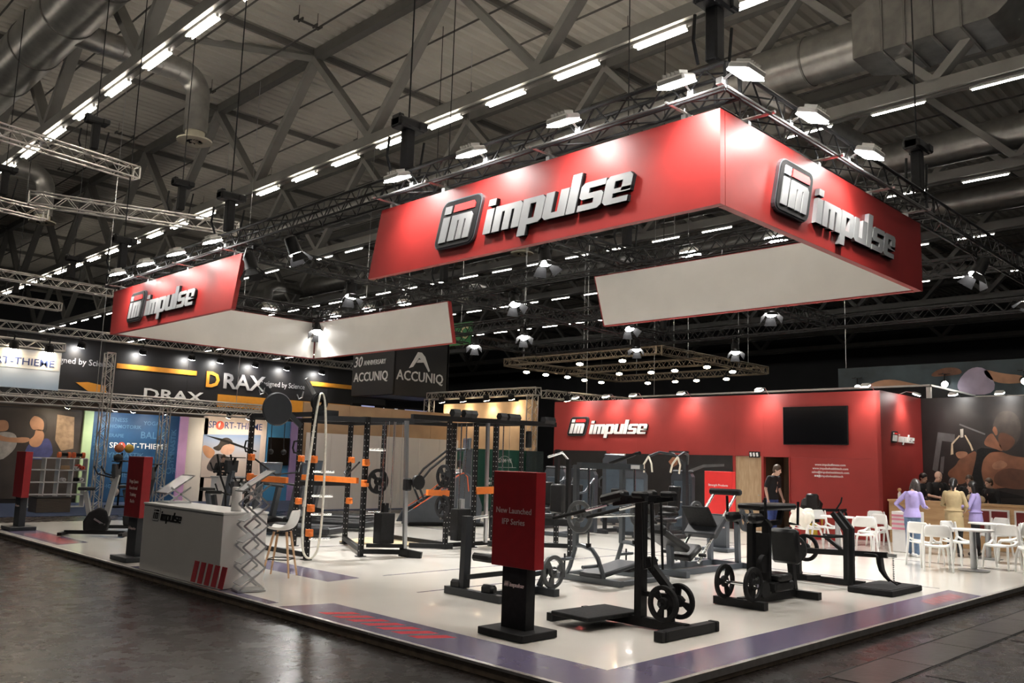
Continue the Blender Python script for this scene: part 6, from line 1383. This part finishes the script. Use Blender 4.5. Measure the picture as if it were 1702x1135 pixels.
# ---- overhead picture banner at the right edge
ob = thing('overhead_banner', 'overhead teal picture banner with lying figures above the dark gym picture', 'banner', (27, 6, 4.6)); at(ob)
MB().box((27.0, 5.8, 5.15), (.06, 9.0, 1.25)).build('banner_cloth', mat('teal_dark_print', (.035, .06, .075), .5, var=.5, scale=.8), ob)
LIL = mat('printed_lilac', (.42, .36, .48), .5, var=.15, scale=2)
for nm_, pts, m_ in (('arm', [(8.9, 4.75), (9.2, 4.95), (9.0, 5.2), (8.3, 5.3), (7.4, 5.05), (7.0, 5.0), (7.4, 4.95), (8.3, 4.95)], S1), ('torso', [(5.9, 4.62), (6.1, 5.0), (5.6, 5.6), (5.0, 5.5), (4.75, 4.6)], LIL), ('head', [(7.0, 5.3), (6.6, 5.6), (6.0, 5.6), (5.8, 5.35), (6.4, 5.3)], SK1), ('legs', [(5.2, 5.5), (4.6, 5.3), (3.9, 5.2), (3.9, 4.95), (4.7, 4.95), (5.1, 5.2)], S1)):
    MB().prism(chaikin(pts), 26.965, 26.972, plane='yz').build('printed_'+nm_, m_, ob)
MB().box((26.96, 5.8, 4.55), (.05, 9.0, .03)).build('hem_rail', TRUSSA, ob)
for yy in (1.6, 10.0): MB().cyl((27, yy, 5.7), (27, yy, 16.2), .012, n=5).build('hanging_wire', STEEL, ob)
at()
for i, (xx, yy) in enumerate(((26.82, 9.5), (26.82, 6.4), (26.82, 3.9))): lamp_small(xx, yy, 5.0, (-.8, -.5, -.4), 'white lamp glaring before the overhead picture banner, %s from the left' % NTH[i], 'lamps at the overhead banner', warm=False, r=.12)
gx = thing('exit_banner', 'small green hanging marker behind the left white banner back', 'sign', (13, 17.6, 6)); at(gx)
MB().box((13.6, 17.2, 6.0), (.04, 1.1, .75)).build('green_cloth', mat('green_cloth', (.03, .16, .05), .6), gx); text('C', 'lettering', mat('tan_letter', (.45, .38, .22), .5), gx, .6, (13.57, 17.0, 6.0), FACE_NX, .004); MB().cyl((13.6, 17.2, 6.36), (13.6, 17.2, 16.2), .01, n=5).build('hanging_wire', STEEL, gx); at()
# ---- short silver trusses high on the left
for i, (a, b, l) in enumerate((((-1.2, 16.0, 8.3), (2.4, 16.6, 8.3), 'short silver truss hanging at the upper left picture edge'), ((.4, 17.6, 7.4), (4.9, 16.2, 7.4), 'long silver truss hanging left of the red banner'), ((-2, 20.0, 7.8), (1.6, 20.5, 7.8), 'silver truss end hanging at the left edge below the first'), ((1.0, 27, 7.2), (6.0, 27.3, 7.2), 'silver truss hanging far left over the sports stand'), ((0.0, 30, 6.9), (5.2, 30.4, 6.9), 'lowest far silver truss hanging at the left'))):
    tr = truss(a, b, l, TRUSSA, .28, chord=.024, lace=.011)
    mid = (Vector(a)*.3+Vector(b)*.7)
    t = hoist(mid.x, mid.y, 'small chain hoist on the ' + l[:l.index('truss')+5] + ' number'.replace(' number', '') + (' at upper left', ' left of the banner', ' below the first', ' far left', ' lowest')[i], 13.3, mid.z)
# ================================================================ people
def solid(q, name, m, parent, vox=.016, it=3):
    """merge overlapping tapered shapes into one continuous surface"""
    o = q.build(name, m); 
    rm = o.modifiers.new('blend', 'REMESH'); rm.mode = 'VOXEL'; rm.voxel_size = vox; rm.use_smooth_shade = True
    s_ = o.modifiers.new('soften', 'SMOOTH'); s_.iterations = it; s_.factor = .5
    dg = bpy.context.evaluated_depsgraph_get(); me = bpy.data.meshes.new_from_object(o.evaluated_get(dg)); me.name = name
    nm_ = o.name
    bpy.data.objects.remove(o)
    r = bpy.data.objects.new(name, me); COL.objects.link(r); r.parent = parent
    if not me.materials: me.materials.append(m)
    for p_ in me.polygons: p_.use_smooth = True
    return r
def limb(q, pts, rs, n=10): q.tube(pts, .05, n, rs=rs); [q.sphere(p_, r_*.98, n, 6) for p_, r_ in zip(pts, rs)]
SKIN = mat('skin', (.56, .35, .26), .5, var=.05); SKIN2 = mat('fair_skin', (.62, .41, .32), .5, var=.05)
def person(x, y, z, face, h, label, shirt, trousers, hair, shoes, skin=None, armL=None, armR=None, head=(0, 0), hair_long=False, sleeve='long', coat=0.0, lean=0.0, female=False, ponytail=False, bald=False, apron=False):
    """local: faces +y; built for 1.70 m and scaled. arm: (elbow, hand) in local coordinates."""
    skin = skin or SKIN
    t = thing('person', label, 'person', (x, y, z), math.atan2(face[1], face[0])-math.pi/2)
    k = h/1.70; t.scale = (k, k, k)
    sw = .165 if female else .19
    L = lambda zz: lean*max(0, zz-.9)
    S = {s: Vector((s*sw, L(1.38), 1.38)) for s in (-1, 1)}
    aL = armL or ((-.25, .0, 1.10), (-.24, .14, .88)); aR = armR or ((.25, .0, 1.10), (.24, .14, .88))
    arms = {-1: [Vector(a) for a in aL], 1: [Vector(a) for a in aR]}
    hx, hy = head; hc = Vector((hx*.04, L(1.58)+.02+hy*.10, 1.585-abs(hy)*.03))
    hr = Matrix.Rotation(-hx*.6, 3, 'Z') @ Matrix.Rotation(-hy*.7, 3, 'X')
    b = MB()
    # head: skull + jaw + nose + ears + neck
    b.sphere(hc+hr @ Vector((0, -.012, .03)), .1, 14, 10, (.80, .98, 1.0)); b.sphere(hc+hr @ Vector((0, .022, -.055)), .075, 12, 8, (.82, .95, .95))
    b.cyl(hc+hr @ Vector((0, .085, .03)), hc+hr @ Vector((0, .112, -.015)), .011, .017, 8); b.sphere(hc+hr @ Vector((0, .092, -.055)), .02, 8, 6, (1.3, .5, .45))
    for s in (-1, 1): b.sphere(hc+hr @ Vector((s*.082, -.005, .0)), .024, 8, 6, (.4, .8, 1.25))
    limb(b, [(0, L(1.36)-.01, 1.34), (0, L(1.45), 1.45), tuple(hc+Vector((0, -.02, -.06)))], [.075, .055, .055])
    limb(b, [(0, L(1.3), 1.30), (0, L(1.1), 1.08), (0, 0, .95)], [.12, .11, .12])
    for s in (-1, 1):
        e_, w_ = arms[s]; d = (w_-e_).normalized()
        limb(b, [S[s], (S[s]+e_)/2, e_, (e_+w_)/2, w_], [.046, .045, .038, .036, .026])
        # palm + five fingers
        side = Vector((0, 0, 1)).cross(d); side = side.normalized() if side.length > .1 else Vector((0, 1, 0)); nrm = d.cross(side).normalized()
        pc = w_+d*.055; b.sphere(w_+d*.045, .034, 10, 7, (1, 1, 1)); b.sphere(w_+d*.075, .034, 10, 7, (1, 1, 1))
        for i, ln in enumerate((.060, .072, .068, .052)):
            base = w_+d*.085+side*((i-1.5)*.018); m1 = base+d*ln*.55-nrm*.006; m2 = base+d*ln-nrm*.022; b.tube([base, m1, m2], .0085, 6, rs=[.0095, .009, .0075])
        base = w_+d*.035+side*.03*(-s); b.tube([base, base+d*.03+side*.022*(-s), base+d*.06+side*.026*(-s)-nrm*.01], .01, 6, rs=[.012, .0105, .0085])
    HL = {-1: Vector((-.09, 0, .90)), 1: Vector((.09, 0, .90))}
    for s in (-1, 1):
        limb(b, [HL[s], (s*.095, .015, .68), (s*.09, .01, .48), (s*.09, -.015, .28), (s*.09, -.01, .08)], [.085, .075, .052, .05, .036])
        limb(b, [(s*.09, -.02, .05), (s*.095, .07, .035), (s*.1, .14, .03)], [.034, .032, .026])
    solid(b, 'body', skin, t, .012, 2)
    # eyes
    EYE = mat('eye_dark', (.03, .02, .015), .3, var=0)
    for s in (-1, 1): MB().sphere(hc+hr @ Vector((s*.033, .078, .012)), .012, 8, 6, (1, .6, .7)).build('eye', EYE, t, smooth=True)
    # shirt
    q = MB()
    def ring_torso(bot, g):
        zs = [bot, .95, 1.06, 1.2, 1.33, 1.41, 1.445]; rs_ = [(.17, .125), (.165, .12), (.145 if female else .155, .105), (.165, .12), (.175 if female else .19, .115), (.14, .09), (.075, .07)]
        vs_ = []; n = 18
        if bot < .9: rs_[0] = (.20, .155); rs_[1] = (.18, .135)
        for zz, (rx, ry) in zip(zs, rs_):
            for i in range(n): a = 2*math.pi*i/n; vs_.append(((rx+g)*math.cos(a), (ry+g)*math.sin(a)+L(zz)-.005, zz))
        m_ = len(zs); q.add(vs_, [(i*n+j, i*n+(j+1) % n, (i+1)*n+(j+1) % n, (i+1)*n+j) for i in range(m_-1) for j in range(n)]+[tuple(range(n-1, -1, -1)), tuple((m_-1)*n+j for j in range(n))])
    ring_torso(.86 if not coat else coat, .004)
    for s in (-1, 1):
        e_, w_ = arms[s]
        if sleeve == 'long': limb(q, [S[s], (S[s]+e_)/2, e_, (e_+w_)/2, w_-(w_-e_)*.06], [.056, .056, .050, .046, .040])
        else: limb(q, [S[s], S[s]+(e_-S[s])*.38, S[s]+(e_-S[s])*.72], [.068, .066, .064])
    if sleeve == 'long' and female and not coat: limb(q, [(-.07, L(1.42)-.06, 1.40), (0, L(1.4)-.10, 1.35), (.07, L(1.42)-.06, 1.40)], [.04, .05, .04])
    solid(q, 'coat' if coat else 'shirt', shirt, t, .014, 3)
    if coat: MB().tube([(.185*math.cos(a*math.pi/8), .14*math.sin(a*math.pi/8)+L(1.0), 1.0) for a in range(16)], .016, 8, closed=True).build('belt', shirt, t, smooth=True)
    # trousers
    q = MB(); q.sphere((0, -.005, .91), .16, 14, 8, (1.02, .78, .72))
    for s in (-1, 1): limb(q, [HL[s], (s*.098, .012, .68), (s*.095, .008, .48), (s*.095, -.012, .28), (s*.095, -.01, .09)], [.10, .092, .072, .064, .060])
    solid(q, 'trousers', trousers, t, .014, 2)
    for s in (-1, 1):
        q = MB(); limb(q, [(s*.09, -.045, .045), (s*.095, .05, .042), (s*.10, .15, .034)], [.045, .046, .040]); q.box((s*.096, .05, .012), (.085, .25, .024), bev=.01); solid(q, 'shoe', shoes, t, .012, 2)
    if not bald:
        q = MB(); q.sphere(hc+hr @ Vector((0, -.025, .045)), .108, 16, 10, (.86, .98, .96)); q.sphere(hc+hr @ Vector((0, -.05, -.01)), .088, 12, 8, (.92, .8, 1.0))
        if hair_long:
            for s in (-1, 0, 1): limb(q, [tuple(hc+hr @ Vector((s*.07, -.04-.02*(s == 0), .02))), tuple(hc+Vector((s*.085, -.05-.03*(s == 0), -.09))), tuple(hc+Vector((s*.08, -.05-.03*(s == 0), -.21)))], [.05, .05, .03])
        if ponytail: limb(q, [tuple(hc+hr @ Vector((0, -.11, .05))), tuple(hc+Vector((.02, -.17, -.04))), tuple(hc+Vector((.03, -.15, -.18)))], [.03, .035, .015])
        # keep the face clear
        q.v = [tuple(Vector(v_)) for v_ in q.v]
        solid(q, 'hair', hair, t, .013, 2)
    return t
DEN = mat('blue_denim', (.10, .16, .26), .85, var=.25, scale=14, bump=.2, bscale=120); LILAC = mat('lilac_fleece', (.40, .34, .66), .85, var=.07, bump=.2, bscale=60); KHAKI = mat('khaki_cotton', (.40, .31, .17), .85, var=.12, bump=.2, bscale=50); BLK = mat('black_cotton', (.012, .012, .014), .85, var=.2, bump=.2); NAVYJ = mat('royal_blue_denim', (.03, .06, .22), .8, var=.2); WHT = mat('white_cotton', (.68, .68, .68), .8, var=.05, bump=.2)
HB = mat('black_hair', (.012, .010, .010), .4, var=.3, scale=30); HBR = mat('brown_hair', (.07, .045, .03), .5, var=.3, scale=30); SHW = mat('white_shoe', (.7, .7, .7), .6); SHB = mat('dark_shoe', (.03, .025, .022), .5); SHBR = mat('brown_shoe', (.12, .06, .04), .5)
person(13.75, 2.85, PZ, (.75, -.15), 1.60, 'woman in lilac hoodie and blue jeans seen from behind', LILAC, DEN, mat('grey_brown_hair', (.05, .042, .04), .4, var=.3, scale=30), SHW, armL=((-.36, -.04, 1.14), (-.24, .10, .98)), armR=((.22, .10, 1.12), (.14, .34, 1.08)), head=(.5, .5), hair_long=True, lean=.12, female=True)
person(14.75, 2.35, PZ, (.95, .1), 1.64, 'woman in belted khaki coat seen from behind', KHAKI, BLK, HB, SHB, armL=((-.25, .08, 1.12), (-.12, .28, 1.10)), armR=((.26, .02, 1.10), (.16, .22, 1.0)), head=(-.3, .5), coat=.60, lean=.06, female=True, ponytail=True)
person(15.5, 2.15, PZ, (-.2, 1), 1.58, 'woman in lilac jacket and black trousers turned left', LILAC, BLK, HB, SHB, armL=((-.24, .12, 1.10), (-.10, .30, 1.12)), armR=((.25, .06, 1.10), (.12, .28, 1.08)), head=(.2, .3), hair_long=True, female=True, coat=.78)
mp_ = person(16.1, 7.3, PZ, (-.1, -1), 1.84, 'man in black shirt and blue jeans looking down by the doorway', BLK, NAVYJ, HBR, SHBR, skin=SKIN2, armL=((-.27, .02, 1.12), (-.25, .12, .90)), armR=((.28, .0, 1.12), (.27, .06, .86)), head=(-.1, .6), sleeve='short', lean=.1)
person(18.2, 3.85, PZ, (-.6, -.8), 1.80, 'bald man in black shirt behind the oak counter', BLK, BLK, HBR, SHB, skin=SKIN2, armL=((-.27, .08, 1.12), (-.10, .26, 1.06)), armR=((.27, .08, 1.12), (.12, .28, 1.08)), head=(-.2, .4), sleeve='short', bald=True)
person(18.85, 4.45, PZ, (-.3, -1), 1.74, 'dark haired person in black at the left end of the oak counter', BLK, BLK, HB, SHB, head=(.2, .4), armL=((-.26, .06, 1.12), (-.14, .26, 1.02)), armR=((.26, .06, 1.12), (.14, .26, 1.02)))
person(18.95, 3.3, PZ, (-1, -.1), 1.72, 'brown haired person behind the oak counter right of the bald man', BLK, BLK, HBR, SHB, head=(0, .3))
person(19.4, 2.95, PZ, (-.8, .4), 1.66, 'second brown haired person farther back behind the oak counter', BLK, BLK, HBR, SHB, head=(.2, .3))
person(14.25, 17.75, 0, (.7, .7), 1.80, 'man in white shirt and black trousers walking away behind the second rack', WHT, BLK, HB, SHB)
person(9.4, 24.95, 0, (-.3, -1), 1.75, 'man in black pullover reading behind the pale sales desk', BLK, BLK, HBR, SHB, skin=SKIN2, armL=((-.26, .06, 1.12), (-.06, .26, 1.12)), armR=((.26, .06, 1.12), (.06, .28, 1.14)), head=(0, .5))

# ================================================================ hang small pieces under the part they belong to (thing > part > sub-part)
UNDER = {'lens': ('housing', 'body'), 'barn_door': ('body',), 'screen': ('console', 'bezel'), 'board_lettering': ('board',), 'badge': ('front_shroud',), 'light_strip': ('tower_frame',),
 'red_trim': ('side_cover',), 'pedal': ('crank',), 'post_holes': ('post',), 'plate_tread': ('floor_plate',), 'lettering': ('print_board', 'sign_board', 'side_panel', 'fascia_panel', 'panel', 'screen_case', 'green_cloth'),
 'ball_mark': ('print_board', 'sign_board'), 'ball_figure': ('print_board', 'sign_board'), 'word': ('print_board',), 'sign_band': ('sign_board',), 'eye': ('body',), 'hair': ('body',), 'ball_grip': ('strap',), 'foot_cap': ('foot',),
 'orange_bar': ('fascia_panel',), 'orange_panel': ('fascia_panel',), 'orange_figure': ('fascia_panel',), 'emblem': ('side_panel',), 'circle_mark': ('panel',), 'mark_line': ('panel',), 'screen_picture': ('screen_case',),
 'red_slash': ('body',), 'stripe': ('carton',), 'name_badge': ('top_beam',), 'rubber_stop': ('guide_rod',), 'rack_stem': ('reading_rack',), 'tray_frame': ('top_tray',), 'bag_handle': ('bag_body',)}
def base(o): return o.name.split('.')[0]
def centre(o):
    bb = [Vector(c) for c in o.bound_box]; return o.matrix_basis @ (sum(bb, Vector())/8)
for root in [o for o in sc.objects if o.parent is None and o.type == 'EMPTY' and o.get('category')]:
    kids = [k for k in root.children if k.type == 'MESH']
    for k in kids:
        b_ = base(k); want = UNDER.get(b_)
        if b_.startswith('printed_'): want = ('print_board', 'banner_cloth')
        if not want or k.children: continue
        cand = [q for q in kids if base(q) in want]
        if not cand: continue
        c0 = centre(k); par = min(cand, key=lambda q: (centre(q)-c0).length)
        inv = par.matrix_basis.inverted()
        k.parent = par; k.matrix_basis = inv @ k.matrix_basis
